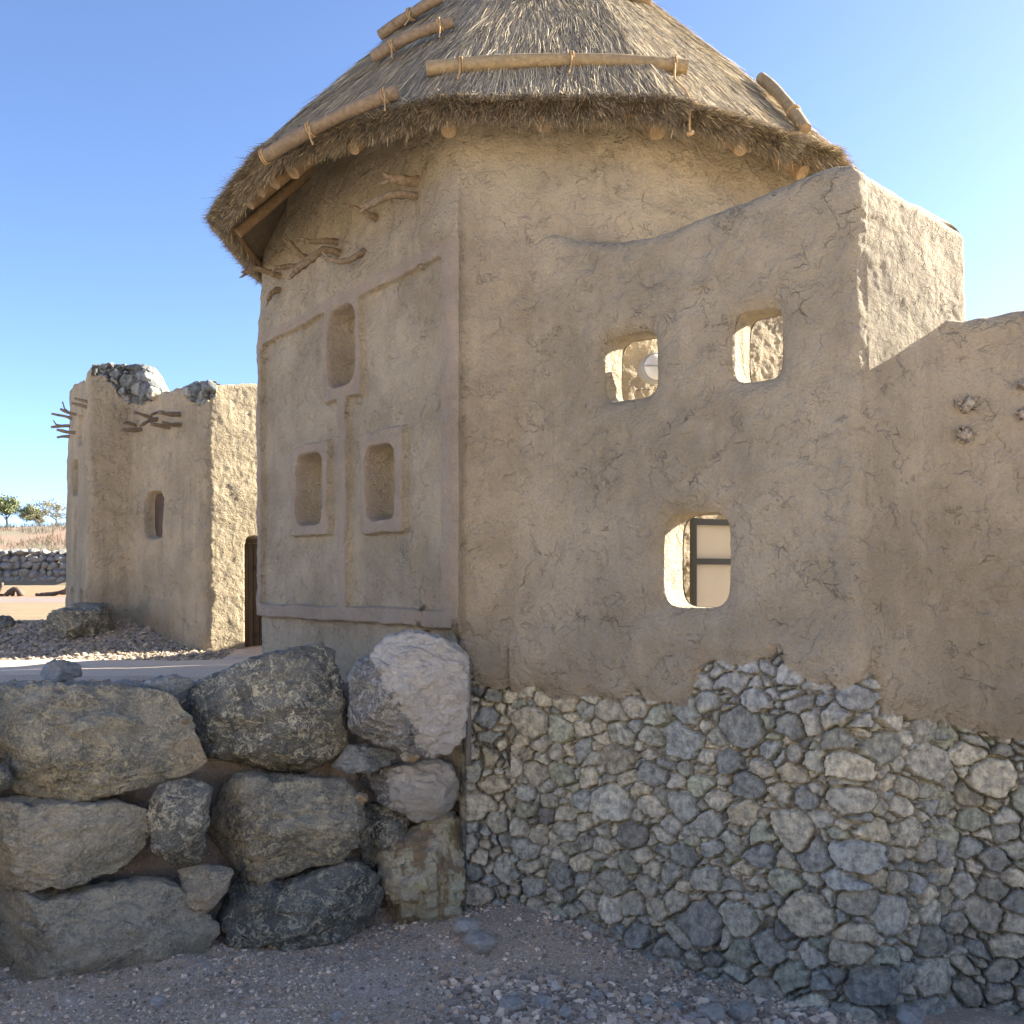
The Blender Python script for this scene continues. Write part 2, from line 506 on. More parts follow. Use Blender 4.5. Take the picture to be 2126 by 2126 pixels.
def resample(pts, step, sm=0):
    """polyline -> even points; sm = smoothing window in points"""
    pts = np.asarray(pts, dtype=float)
    s = np.concatenate([[0], np.cumsum(np.linalg.norm(np.diff(pts, axis=0), axis=1))])
    n = int(s[-1] / step) + 1
    q = np.linspace(0, s[-1], n)
    r = np.stack([np.interp(q, s, pts[:, k]) for k in range(pts.shape[1])], 1)
    if sm:
        k = np.hanning(sm * 2 + 3)[1:-1]; k /= k.sum()
        pad = len(k) // 2
        a = np.concatenate([2 * r[0] - r[pad:0:-1], r, 2 * r[-1] - r[-2:-pad - 2:-1]])
        r = np.stack([np.convolve(a[:, j], k, 'valid') for j in range(r.shape[1])], 1)
    return r

def path_frame(path):
    t = np.gradient(path, axis=0)
    t /= np.linalg.norm(t, axis=1)[:, None]
    nrm = np.stack([t[:, 1], -t[:, 0]], 1)
    u = np.concatenate([[0], np.cumsum(np.linalg.norm(np.diff(path, axis=0), axis=1))])
    return u, nrm, CX + F * path[:, 0] / path[:, 1]

def section(ztop, z0, nf, r, thick, nb):
    """rows of a wall section: inward offset o, height z, facing weight (1 front, 0 top, -1 back)"""
    o, z, wt = [], [], []
    one = np.ones_like(ztop)
    for w_ in np.linspace(0, 1, nf):
        o.append(0 * one); z.append(z0 + (ztop - r - z0) * w_); wt.append(1)
    for a in np.linspace(0, math.pi / 2, 9)[1:]:
        o.append(r * (1 - math.cos(a)) * one); z.append(ztop - r + r * math.sin(a)); wt.append(math.cos(a))
    for w_ in np.linspace(0, 1, 11)[1:]:
        o.append((r + (thick - 2 * r) * w_) * one); z.append(ztop); wt.append(0)
    for a in np.linspace(math.pi / 2, 0, 5)[1:]:
        o.append((thick - r + r * math.cos(a)) * one); z.append(ztop - r + r * math.sin(a)); wt.append(-math.cos(a))
    for w_ in np.linspace(1, 0, nb)[1:]:
        o.append(thick * one); z.append(z0 + (ztop - r - z0) * w_); wt.append(-1)
    return np.stack(o, 1), np.stack(z, 1), np.array(wt)

def super_rho(du, dz, a, b, p=4.8):
    return ((np.abs(du) / a) ** p + (np.abs(dz) / b) ** p) ** (1 / p)

def undul(P):
    """hand trowelled mud: slow waves, ledges of the last coat, pits"""
    h = 0.028 * fbm(P * 0.9, 3) + 0.012 * fbm(P * 3.6 + 9, 3) + 0.005 * fbm(P * 13 + 3, 3, .6)
    m1 = sstep(-.15, .30, fbm(P * .9 + 20, 2)); m2 = sstep(-.05, .35, fbm(P * 1.3 + 50, 2))
    n1 = fbm(P * np.array([2.6, 2.6, 3.4]) + 31, 4, .55); n2 = fbm(P * np.array([5.2, 5.2, 6.8]) + 71, 3, .55)
    h += 0.007 * m1 * sstep(-.02, .035, n1) + .003 * m2 * sstep(.08, .17, n2) 
    return h

# ------------------------------------------------------------------ terrain
RC = np.array([0.375, 13.5])                              # roof centre
HC = np.array([0.52, 13.9]); HR = 4.05                  # hut centre and wall radius
PS = np.array([0.35, 10.0]); PD = np.array([0.788, -0.616])      # courtyard wall: start, direction
PCOR = PS + 3.12 * PD                                   # its corner
RD = np.array([0.899, 0.438]); REND = PCOR + 1.27 * RD  # the short return
WS = PCOR + 1.04 * RD; WD = np.array([0.94, -0.342])     # outer wall

def edge_y(x):
    """plan line where the lower yard meets the terrace bank"""
    return np.interp(x, [-40, -12, -7, -4.2, -2.0, -0.75, -0.45, 0.45, PCOR[0], WS[0], WS[0] + 8 * WD[0], 40],
                     [7.0, 7.6, 8.6, 9.35, 9.92, 10.2, 10.3, 10.15, PCOR[1] + .30, WS[1] + .2, WS[1] + 8 * WD[1] + .3, -4])

def ground_z(x, y):
    x = np.asarray(x, float); y = np.asarray(y, float)
    p = np.stack([x, y, 0 * x], -1)
    lower = -3.42 - 0.05 * np.clip(x - 1.0, 0, 4) + 0.05 * np.clip(-x - 5, 0, 3)
    lower = lower + 0.20 * np.exp(-((x - 0.15) ** 2 / 0.5 + (y - 9.9) ** 2 / 0.7)) + 0.10 * np.exp(-((x + 0.6) ** 2 / .3 + (y - 9.4) ** 2 / .3))
    lower = lower + 0.05 * fbm(p * 1.1, 3) + 0.02 * fbm(p * 5, 3)
    lower = np.where(y < 6.4, np.interp(y, [-200, -20, 3.0, 6.4], [-1.0, -1.5, -1.65, 0]) * 1.0 + np.where(y < 3, 0, np.interp(y, [3.0, 6.4], [0, 1]) * lower), lower)
    bounce_hill = np.clip((-y - 1.5) * .85 + np.clip(-x, -20, 20) * .30, 0, 60) * .58       # unseen sandy slope added behind the camera to bounce warm sunlight
    bounce_hill = 15 * (1 - np.exp(-bounce_hill / 15)) * sstep(-1.0, -4.0, y)
    lower = lower + bounce_hill + np.minimum(bounce_hill * .12, .8) * fbm(p * .18, 3)
    up = np.interp(y, [9, 10.2, 12.4, 17.6, 21.5, 30, 50, 51.5, 60, 72, 80, 300, 4000],
                   [-0.98, -1.0, -1.31, -1.32, -0.92, -0.55, 0.0, 1.35, 1.9, 4.3, 4.7, 6.0, 6.0])
    mound = np.exp(-(np.clip(y - 20.2, -9, 9) ** 2) / 3.2) * sstep(-5.9, -7.5, x) * 0.26
    up = up + mound + 0.022 * fbm(p * 0.8 + 5, 3) * sstep(9, 13, y) + 0.03 * fbm(p * 4, 3) * sstep(11.5, 10, y) + 0.5 * fbm(p * 0.05 + 2, 3) * sstep(51, 70, y)
    t = sstep(-0.02, 0.42, y - edge_y(x) + 0.10 * fbm(p * 2.2 + 8, 3) + .05 * fbm(p * 8 + 4, 2))
    return lower * (1 - t) + up * t

def axis(parts):
    r = []
    for a, b, st in parts:
        r += list(np.arange(a, b, st))
    return np.array(r + [parts[-1][1]])

gx = axis([(-900, -100, 80), (-100, -30, 4), (-30, -12, .5), (-12, -5.2, .12), (-5.2, 3.6, .032), (3.6, 12, .15), (12, 60, 3), (60, 900, 80)])
gy = axis([(-400, -60, 20), (-60, 0, 1.5), (0, 6.6, .3), (6.6, 10.6, .032), (10.6, 24, .11), (24, 56, .4), (56, 90, 1.2), (90, 300, 15), (300, 2200, 150)])
GX, GY = np.meshgrid(gx, gy, indexing='ij')
GZ = ground_z(GX, GY)

t = NT("ground", 0.95, 0.15)
sep = t.n("ShaderNodeSeparateXYZ"); t.put(sep.inputs[0], t.co)
X_, Y_, Z_ = sep.outputs
wy = t.mth('ADD', Y_, t.mth('MULTIPLY', t.noise(0.5, 3), 2.0))
grav = t.mix(t.rng(t.noise(40, 5, 0.8), 0.35, 0.68), (0.48, 0.355, 0.24), (0.82, 0.635, 0.455))
grav = t.mix(t.rng(t.noise(1.3, 4, 0.6), 0.45, 0.7, 0, 0.6), grav, (0.46, 0.375, 0.295))
grav = t.mix(t.rng(t.noise(0.9, 4, 0.6, co=t.map(loc=(4, 4, 0))), 0.52, 0.68, 0, 0.55), grav, (0.62, 0.545, 0.47))
ch = t.voro(55, out="Color"); chs = t.n("ShaderNodeSeparateColor"); t.put(chs.inputs[0], ch)
grav = t.mix(t.rng(chs.outputs[0], 0.84, 0.97, 0, 0.75), grav, (0.72, 0.67, 0.61))
# packed earth of the bank face behind the boulders
soil = t.mix(t.noise(9, 6, 0.7), (0.28, 0.227, 0.178), (0.48, 0.40, 0.32))
bank = t.mth('MULTIPLY', t.rng(Z_, -3.32, -3.05), t.rng(Z_, -0.93, -1.03))
bank = t.mth('MULTIPLY', bank, t.rng(Y_, 11.2, 10.4))
grav = t.mix(bank, grav, soil)
sand = t.mix(t.rng(t.noise(1.0, 5, 0.6, co=t.map((0.4, 2.5, 1))), 0.35, 0.65), (0.31, 0.235, 0.145), (0.25, 0.20, 0.135))
red = t.mth('MULTIPLY', t.rng(wy, 35, 37), t.rng(wy, 49, 47))
sand = t.mix(red, sand, (0.34, 0.215, 0.13))
sand = t.mix(t.mth('MULTIPLY', t.rng(wy, 31, 32.5), t.rng(wy, 36, 35)), sand, (0.27, 0.22, 0.20))
c = t.mix(t.rng(wy, 22.6, 23.6), grav, sand)
c = t.mix(t.rng(wy, 6.6, 5.6), c, t.mix(t.noise(3, 5, 0.6), (0.60, 0.51, 0.395), (0.54, 0.455, 0.35)))  # pale sand added out of view to bounce sunlight onto the walls
far = t.mix(t.rng(t.noise(0.5, 6, 0.7), 0.4, 0.65), (0.30, 0.24, 0.185), (0.26, 0.235, 0.16))
far = t.mix(t.rng(t.noise(0.13, 3, 0.6), 0.5, 0.65), far, (0.35, 0.23, 0.165))
c = t.mix(t.rng(wy, 51, 53), c, far)
gh = t.mth('ADD', t.mth('MULTIPLY', t.noise(30, 6, 0.75), 1.0), t.mth('MULTIPLY', t.rng(t.voro(55), 0, 0.5, 1, 0), 0.8))
M_GR = t.done(c, t.bump(gh, 0.02, 0.9))
o = grid_mesh("ground", np.stack([GX, GY, GZ], -1), np.ones((len(gx) - 1, len(gy) - 1), bool), [M_GR])
structure(link("ground", o))

# path of packed screed on the terrace
pxs = np.linspace(-16, -1.5, 120); pys = np.linspace(0, 1, 14)
PX, PV = np.meshgrid(pxs, pys, indexing='ij')
PY = 14.2 + 3.0 * PV + 0.14 * fbm(np.stack([PX * .8, PV * 0 + np.round(PV), 0 * PX], -1), 2)
PZ = ground_z(PX, PY) + 0.03
PZ = np.where((PV < .01) | (PV > .99), PZ - 0.08, PZ)
t = NT("path_screed", 0.9, 0.15)
c = t.mix(t.noise(2.5, 5, 0.65), (0.70, 0.56, 0.415), (0.60, 0.485, 0.36))
M_PATH = t.done(t.mix(t.rng(t.noise(35, 4, 0.7), 0.5, 0.75, 0, 0.5), c, (0.20, 0.18, 0.155)), t.bump(t.noise(30, 5, 0.7), 0.01, 0.7))
structure(link("path", grid_mesh("path", np.stack([PX, PY, PZ], -1), np.ones((119, 13), bool), [M_PATH])))

# ------------------------------------------------------------------ the hut
hut = thing("thatched_hut", "round mud plastered hut under a conical thatched roof", "hut", (HC[0], HC[1], -1.3))
A_C = math.radians(-105.3)
def arc(a0, a1, st):
    n = max(2, int(abs(a1 - a0) * HR / st))
    a = np.linspace(a0, a1, n)
    return np.stack([HC[0] + HR * np.cos(a), HC[1] + HR * np.sin(a)], 1)
PC = arc(A_C, A_C + .01, 1)[0]
PE = np.array([HC[0] + HR * math.cos(math.radians(179)), HC[1] + HR * math.sin(math.radians(179))])
chord = (PC - PE) / np.linalg.norm(PC - PE); CL = np.linalg.norm(PC - PE)
flank = np.array([PC, (1.12, 9.985), (3.30, 11.10)])
fine = resample(np.concatenate([arc(math.radians(172), math.radians(179), .03), [PE], resample(flank, .02, 9), arc(math.radians(-44.5), math.radians(-42), .02)[1:]]), 0.0125, 5)
back = arc(math.radians(-41), math.radians(171), .15)
bd = back - RC
back = RC + bd * np.minimum(1, 3.95 / np.linalg.norm(bd, axis=1))[:, None]
path = np.concatenate([fine, back])
rad_ = np.linalg.norm(path - RC, axis=1)
wtop = np.clip(4.68 + (3.95 - rad_) * .98 + .03, 4.40, 6.2)
u, nrm, xp = path_frame(path)
du = np.linalg.norm(path - PE, axis=1)
on_chord = (np.abs((path - PE) @ np.array([-chord[1], chord[0]])) < 0.03) & (((path - PE) @ chord) > -.03) & (((path - PE) @ chord) < CL + .02)
s_ch = (path - PE) @ chord
is_front_arc = (np.arange(len(path)) > np.argmin(np.linalg.norm(path - PC, axis=1))) & (np.arange(len(path)) < len(fine))
z0 = np.where(is_front_arc & (path[:, 0] < 0.8), -3.75, -1.6)
z0 = np.where(on_chord & (s_ch > CL - .6), -2.2, z0)
k = np.ones(9) / 9
z0 = np.convolve(np.pad(z0, 4, 'edge'), k, 'valid')
O_, Z, wt = section(wtop, z0, 560, 0.05, 0.3, 3)
U2 = np.broadcast_to(u[:, None], Z.shape)
P3 = np.stack([np.broadcast_to(path[:, 0:1], Z.shape), np.broadcast_to(path[:, 1:2], Z.shape), Z], -1)
h = undul(P3)
# lower edge of the plaster, as read along the wall
def zline(xq, pts):
    a = np.array(pts, float)
    return np.interp(xq, a[:, 0], a[:, 1])
zE = (HY - zline(xp, [(900, 1400), (970, 1385), (985, 1410), (1000, 1428), (1040, 1432), (1080, 1430), (1150, 1440), (1200, 1445)])) / F * path[:, 1]
cls = np.zeros(Z.shape, int)
cls[(Z < zE[:, None] + 0.05 * fbm(P3 * 5, 4, .6)) & (is_front_arc & (path[:, 0] < 0.9))[:, None]] = 1
# relief on the flat mural side
S = np.broadcast_to(s_ch[:, None], Z.shape)
wob = 0.022 * fbm(np.stack([S * 1.6, Z * 1.6, 0 * Z], -1), 4, .6)
Sw, Zw = S + wob, Z + 0.018 * fbm(np.stack([S * 1.6 + 40, Z * 1.6, 0 * Z], -1), 3)
def bx(s0, s1, za, zb, r=0.013):
    """soft box mask"""
    return sstep(s0 - r, s0 + r, Sw) * sstep(s1 + r, s1 - r, Sw) * sstep(za - r, za + r, Zw) * sstep(zb + r, zb - r, Zw)
def sx(x):
    kx = (x - CX) / F
    return (kx * PE[1] - PE[0]) / (chord[0] - kx * chord[1])
def zy(x, y):
    return (HY - y) / F * (PE[1] + sx(x) * chord[1])
mur = on_chord[:, None] & (wt > .5)[None, :]
ZB0, ZB1, ZT0, ZT1 = -0.44, -0.26, 3.37, 3.52
bands = [bx(-.05, .12, ZB0, ZT1), bx(CL - .19, CL + .1, ZB0, ZT1), bx(-.1, CL + .1, ZB0, ZB1), bx(-.1, CL + .1, ZT0, ZT1)]
zn = zy(720, 829)
bands.append(bx(sx(711), sx(729), ZB1 - .02, zn + .05))
fr_top = bx(sx(683), sx(757), zn, ZT0 + .05)
fr_l = bx(sx(618), sx(691), zy(655, 1112), zy(655, 922))
fr_r = bx(sx(760), sx(847), zy(805, 1107), zy(805, 893))
bands += [fr_top, fr_l, fr_r]
band = np.max(bands, 0)
def niche(x0, x1, y0, y1, r=0.03):
    xm = (x0 + x1) / 2
    s0, s1, za, zb = sx(x0), sx(x1), zy(xm, y1), zy(xm, y0)
    rho = super_rho(Sw - (s0 + s1) / 2, Zw - (za + zb) / 2, (s1 - s0) / 2, (zb - za) / 2, 4.5)
    return sstep(1.05, 0.88, rho)
ni = np.max([niche(693, 748, 641, 801), niche(626, 680, 945, 1089), niche(770, 831, 927, 1079)], 0)
top_fill = sstep(ZT0, ZT0 + .03, Zw) * sstep(4.3, 3.52, Zw)
low = sstep(ZB0 + .02, ZB0 - .04, Zw)
rel = np.maximum(band, top_fill) * (0.082 + .02 * fbm(P3 * 3 + 5, 3)) - 0.03 * low - 0.36 * ni * (wt > .5)
hm = h * (1 - 0.3 * band) + rel * sstep(6.2, 5.8, Z)
h = np.where(mur, hm, h)
cls[mur & (band > .5) & (ni < .5)] = 2
# stone base below the plaster of the curved side
ii = np.where(is_front_arc & (xp > 930) & (xp < 1215) & (path[:, 0] < 0.9))[0]
jj = np.where(wt == 1)[0]
rows = jj[:int(len(jj) * 0.5)]
SIZES = [(0.16, 3), (0.12, 14), (0.095, 50), (0.072, 140), (0.052, 170), (0.036, 110), (0.024, 50)]
Hs, Cs = rubble(u[ii], Z[np.ix_(ii, rows)], SIZES, 5)
colr = np.zeros(Z.shape + (4,)); colr[..., :3] = .2
hs = h.copy()
sub = np.ix_(ii, rows)
hs[sub] = np.where(cls[sub] == 1, Hs - 0.05 + 0.4 * h[sub], h[sub] + (-.018 + .04 * sstep(-.02, .16, Z[sub] - zE[ii][:, None])) * sstep(.4, -.3, Z[sub]))
colr[sub] = Cs
h = hs
dirw = wt[None, :]
P = P3.copy()
P[..., :2] += nrm[:, None, :] * (h * np.clip(dirw, -.3, 1) - O_)[..., None]
fc = (cls[:-1, :-1] + cls[1:, :-1] + cls[1:, 1:] + cls[:-1, 1:])
is1 = (cls[:-1, :-1] == 1) & (cls[1:, 1:] == 1)
is2 = (cls[:-1, :-1] == 2) & ((cls[1:, 1:] == 2) | (cls[1:, :-1] == 2))
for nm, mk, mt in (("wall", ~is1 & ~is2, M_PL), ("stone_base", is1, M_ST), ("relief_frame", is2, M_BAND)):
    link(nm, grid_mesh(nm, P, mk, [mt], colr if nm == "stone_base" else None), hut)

# ------------------------------------------------------------------ courtyard wall with the look-through holes
def bez(a, b, c, n=14):
    t_ = np.linspace(0, 1, n)[:, None]
    return (1 - t_) ** 2 * np.array(a) + 2 * t_ * (1 - t_) * np.array(b) + t_ ** 2 * np.array(c)

def make_wall(parent, ctrl, step, sm, top, edge, z0, thick, batter, zref, nf, r, seed, sizes, holes=(), mats=None, stone_cols=None,
              nb=90, edge_off=None, palfun=None, smooth_top=9, plate=0.03, calm=9e9):
    path = resample(ctrl, step, sm)
    u, nrm, xp = path_frame(path)
    ztop = (HY - zline(xp, top)) / F * path[:, 1]
    kk = np.ones(smooth_top) / smooth_top
    ztop = np.convolve(np.pad(ztop, smooth_top // 2, 'edge'), kk, 'valid')
    ztop = ztop + .05 + 0.02 * fbm(np.stack([u * 2.5, 0 * u, 0 * u + seed], -1), 3)
    O_, Z, wt = section(ztop, np.full(len(u), z0), nf, r, thick, nb)
    P3 = np.stack([np.broadcast_to(path[:, 0:1], Z.shape), np.broadcast_to(path[:, 1:2], Z.shape), Z], -1)
    zE = (HY - zline(xp, edge)) / F * path[:, 1]
    h0 = undul(P3) * np.where(xp > calm, .45, 1)[:, None]
    h = h0 + batter * (zref - Z)
    front = wt == 1
    cls = np.zeros(Z.shape, int)
    cls[(Z < zE[:, None] + 0.035 * fbm(P3 * 6, 4, .65)) & front[None, :]] = 1
    colr = np.zeros(Z.shape + (4,)); colr[..., :3] = .2
    rows = np.where(front)[0]
    rows = rows[:np.searchsorted(Z[:, rows].min(0), zE.max() + .3)]
    Hs, Cs = rubble(u, Z[:, rows], sizes, seed)
    if palfun is not None:
        Cs = palfun(xp, Z[:, rows], Cs)
    sub = (slice(None), rows)
    h[sub] = np.where(cls[sub] == 1, Hs - 0.055 + h[sub] - .6 * h0[sub], h[sub] + (-.018 + (plate + .018) * sstep(-.02, .16 + .1 * perlin(P3[sub] * 3), Z[sub] - zE[:, None])) * sstep(zE.max() + .27, zE.max() - .05, Z[sub]))
    colr[sub] = Cs
    drop = np.zeros(Z.shape, bool)
    U2 = np.broadcast_to(u[:, None], Z.shape).copy()
    for (uc, zc, a, b) in holes:
        for wsel, grow in ((wt > .5, 1.0), (wt < -.5, 1.0)):
            m = np.broadcast_to(wsel[None, :], Z.shape)
            rho = super_rho(U2 - uc, Z - zc, a * grow, b * grow)
            if grow == 1.0 and wsel[0]:
                fun = np.exp(-np.clip(rho - 1, 0, 9) * min(a, b) / 0.055)
                h = np.where(m & (rho >= .8), h - (0.10 * fun) * (1 + 0 * h), h)
            snap = m & (rho < 1.0) & (rho > 0.80)
            sc_ = np.where(snap, 1 / np.maximum(rho, .1), 1)
            dU = (U2 - uc) * (sc_ - 1); dZ = (Z - zc) * (sc_ - 1)
            tg = np.gradient(path, axis=0); tg /= np.linalg.norm(tg, axis=1)[:, None]
            P3[..., 0] += np.where(snap, dU * tg[:, 0:1], 0)
            P3[..., 1] += np.where(snap, dU * tg[:, 1:2], 0)
            P3[..., 2] += np.where(snap, dZ, 0)
            drop |= m & (rho <= 0.80)
    P = P3.copy()
    P[..., :2] += nrm[:, None, :] * (h * np.where(wt > 0, wt, 0.25 * wt) - O_)[..., None]
    P[..., 2] += np.where(wt == 0, h0, 0) * .6
    bad = drop[:-1, :-1] | drop[1:, :-1] | drop[1:, 1:] | drop[:-1, 1:]
    is1 = (cls[:-1, :-1] == 1) & (cls[1:, 1:] == 1) & ~bad
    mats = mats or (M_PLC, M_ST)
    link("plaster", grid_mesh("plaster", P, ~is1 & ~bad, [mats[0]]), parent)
    link("stone_base", grid_mesh("stone_base", P, is1, [mats[1]], colr), parent)
    # reveals of the holes
    for (uc, zc, a, b) in holes:
        nt_, nd = 120, 26
        th = np.linspace(0, 2 * math.pi, nt_ + 1)
        cu, su = np.cos(th), np.sin(th)
        rr = (np.abs(cu) ** 4.8 + np.abs(su) ** 4.8) ** (-1 / 4.8)
        uu, zz = uc + a * rr * cu, zc + b * rr * su
        bx_, by_ = np.interp(uu, u, path[:, 0]), np.interp(uu, u, path[:, 1])
        nx, ny = np.interp(uc, u, nrm[:, 0]), np.interp(uc, u, nrm[:, 1])
        dd = np.linspace(0, 1, nd)
        hh = (batter * (zref - zz) - 0.10)[:, None] * (1 - dd) - dd * (thick + .0)
        J = np.stack([bx_[:, None] + nx * hh, by_[:, None] + ny * hh, np.broadcast_to(zz[:, None], hh.shape)], -1)
        nz = 0.020 * fbm(J * 3.2, 3) + 0.006 * fbm(J * 14, 3)
        cen = np.array([np.interp(uc, u, path[:, 0]), np.interp(uc, u, path[:, 1]), zc])
        out_ = np.stack([cu[:, None] * PD[0] + 0 * dd, cu[:, None] * PD[1] + 0 * dd, su[:, None] + 0 * dd], -1)
        J = J + out_ * (nz * np.sin(np.pi * np.clip(dd, 0, 1))[None, :] + 0.004)[..., None]
        link("window_reveal", grid_mesh("window_reveal", J, np.ones((nt_, nd - 1), bool), [mats[0]]), parent)
    return path, u, xp, ztop

cw = thing("courtyard_wall", "tall mud wall with three look-through holes on a rubble stone base", "wall", (1.8, 9.0, -3.4))
ctrl = np.concatenate([bez((0.02, 10.07), (0.34, 9.985), PS + .5 * PD), [PCOR, REND, REND + .40 * np.array([-RD[1], RD[0]])]])
P_TOP = [(900, 520), (1090, 505), (1120, 490), (1145, 490), (1178, 503), (1230, 507), (1300, 505), (1350, 498), (1400, 480), (1470, 450), (1530, 428), (1600, 400), (1690, 362),
         (1735, 347), (1775, 345), (1830, 383), (1900, 424), (1975, 470), (2010, 492), (2200, 500)]
P_EDGE = [(900, 1430), (1050, 1430), (1080, 1432), (1120, 1424), (1150, 1446), (1200, 1450), (1230, 1436), (1300, 1460), (1330, 1430), (1350, 1452), (1440, 1462), (1452, 1420), (1466, 1378), (1500, 1370),
          (1545, 1378), (1570, 1370), (1610, 1360), (1628, 1344), (1645, 1385), (1700, 1410), (1770, 1425), (1790, 1392), (1806, 1400), (1814, 1480), (1850, 1490), (1960, 1496), (2200, 1500)]
pp = resample(ctrl, .0125, 3)
uq, _, xq = path_frame(pp)
def hole(x0, x1, y0, y1):
    uc = (np.interp(x0, xq, uq) + np.interp(x1, xq, uq)) / 2
    a = (np.interp(x1, xq, uq) - np.interp(x0, xq, uq)) / 2
    d = np.interp(uc, uq, pp[:, 1])
    return (uc, (HY - (y0 + y1) / 2) / F * d, a, (y1 - y0) / 2 / F * d)
HOLES = [hole(1250, 1360, 690, 828), hole(1520, 1619, 640, 790), hole(1378, 1515, 1064, 1262)]
def blue_patch(xp, Z, C):
    """the freshly uncovered stones under the peeled plaster are cleaner and bluer"""
    m = ((xp > 1455) & (xp < 1812))[:, None] * sstep(-1.15, -1.0, Z)
    C = C.copy()
    tgt = np.array([0.28, 0.285, 0.27]) * (0.8 + 0.5 * (C[..., 1:2] / .26 - .6))
    C[..., :3] = C[..., :3] * (1 - m[..., None]) + np.clip(tgt, .12, .42) * m[..., None]
    return C
make_wall(cw, ctrl, .0125, 3, P_TOP, P_EDGE, -3.85, 0.37, 0.026, 3.4, 520, 0.13, 21, SIZES, HOLES, palfun=blue_patch, calm=1795)

ow = thing("outer_wall", "lower mud wall with broken sticks on rubble stones beside the tall courtyard wall", "wall", (6, 8, -3.4))
t0 = PCOR + .72 * RD
nW = np.array([WD[1], -WD[0]])
ctrl2 = np.concatenate([bez(PCOR + .72 * RD + np.array([-.08, .09]), WS + .02 * WD, WS + .55 * WD), [WS + 7.5 * WD]])
make_wall(ow, ctrl2, .0125 * 1.2, 5, [(1780, 700), (1900, 672), (1950, 668), (2000, 671), (2020, 670), (2070, 662), (2126, 651), (2300, 640), (2900, 640)],
          [(1750, 1480), (1890, 1490), (1915, 1500), (1960, 1496), (2010, 1512), (2060, 1525), (2126, 1534), (2300, 1540), (2900, 1540)],
          -3.95, 0.55, 0.030, 2.4, 470, 0.12, 33, SIZES, nb=30)

# rear wall of the courtyard: out of sight behind the hut, its shadow lies on the far house
rw = thing("rear_wall", "low plain mud wall behind the thatched hut", "wall", (0.3, 19, -1.3))
rp = resample([(0.25, 17.7), (0.3, 19.2), (0.5, 21.5)], .1)
uu_, nn_, _ = path_frame(rp)
O_, Zr, wtr = section(np.interp(uu_, [0, 1.2, 3.8], [3.0, 2.5, 1.0]), np.full(len(uu_), -1.5), 20, .1, .4, 10)
Pr = np.stack([rp[:, 0:1] - nn_[:, 0:1] * O_, rp[:, 1:2] - nn_[:, 1:2] * O_, Zr], -1)
link("plaster", grid_mesh("plaster", Pr, np.ones((Pr.shape[0] - 1, Pr.shape[1] - 1), bool), [M_PL]), rw)

# ------------------------------------------------------------------ thatched roof
APEX = 9.5
_r = np.linspace(0, 4.25, 40); _z = 9.0 - .959 * _r - .02 * _r ** 2
def facet(th):
    d = (th + math.radians(90 + 15)) % (math.pi / 6) - math.pi / 12      # twelve-sided, softened
    return 0.985 + 0.9 * (1 / np.cos(d) - 1)
def cone(th, r, lift=0.0):
    q = r * facet(th)
    n = 0.7
    return np.stack([RC[0] + (q + lift * n) * np.cos(th), RC[1] + (q + lift * n) * np.sin(th), np.interp(r, _r, _z) + lift * n], -1)
M_SHELL = mat_plain("thatch_under", (0.19, 0.155, 0.115), 1.0, 0.05, 0.4)
th = np.linspace(0, 2 * math.pi, 241)
prof = [(0.02, 0)] + [(q, -0.015) for q in np.linspace(.4, 4.16, 30)]
ring = [cone(th, np.full_like(th, q), l) for q, l in prof]
def low_ring(r, z):
    q = r * facet(th)
    return np.stack([RC[0] + q * np.cos(th), RC[1] + q * np.sin(th), z + 0 * th], -1)
ring += [low_ring(4.13, 4.60), low_ring(4.04, 4.54), low_ring(3.92, 4.70), low_ring(2.4, 6.2), low_ring(0.1, 8.3)]
G = np.stack(ring, 1)
G = G + 0.02 * fbm(G * 2.5, 3)[..., None]
link("roof_shell", grid_mesh("roof_shell", G, np.ones((G.shape[0] - 1, G.shape[1] - 1), bool), [M_SHELL]), hut)

PALT = np.array([1.62, 1.63, 1.62]) * np.array([(0.20, 0.163, 0.118), (0.26, 0.21, 0.145), (0.37, 0.30, 0.185), (0.50, 0.41, 0.25), (0.13, 0.105, 0.078), (0.17, 0.145, 0.115), (0.62, 0.53, 0.35), (0.075, 0.06, 0.045)])
def ribbons(p0, p1, p2, wd, colr, side):
    """strands as narrow bent ribbons"""
    n = len(p0)
    w_ = side * wd[:, None]
    V = np.stack([p0 - w_, p0 + w_, p1 - w_ * .9, p1 + w_ * .9, p2 - w_ * .35, p2 + w_ * .35], 1).reshape(-1, 3)
    b = np.arange(n)[:, None] * 6
    Q = np.concatenate([b + np.array([[0, 1, 3, 2]]), b + np.array([[2, 3, 5, 4]])])
    return V, Q, np.repeat(colr, 6, 0)

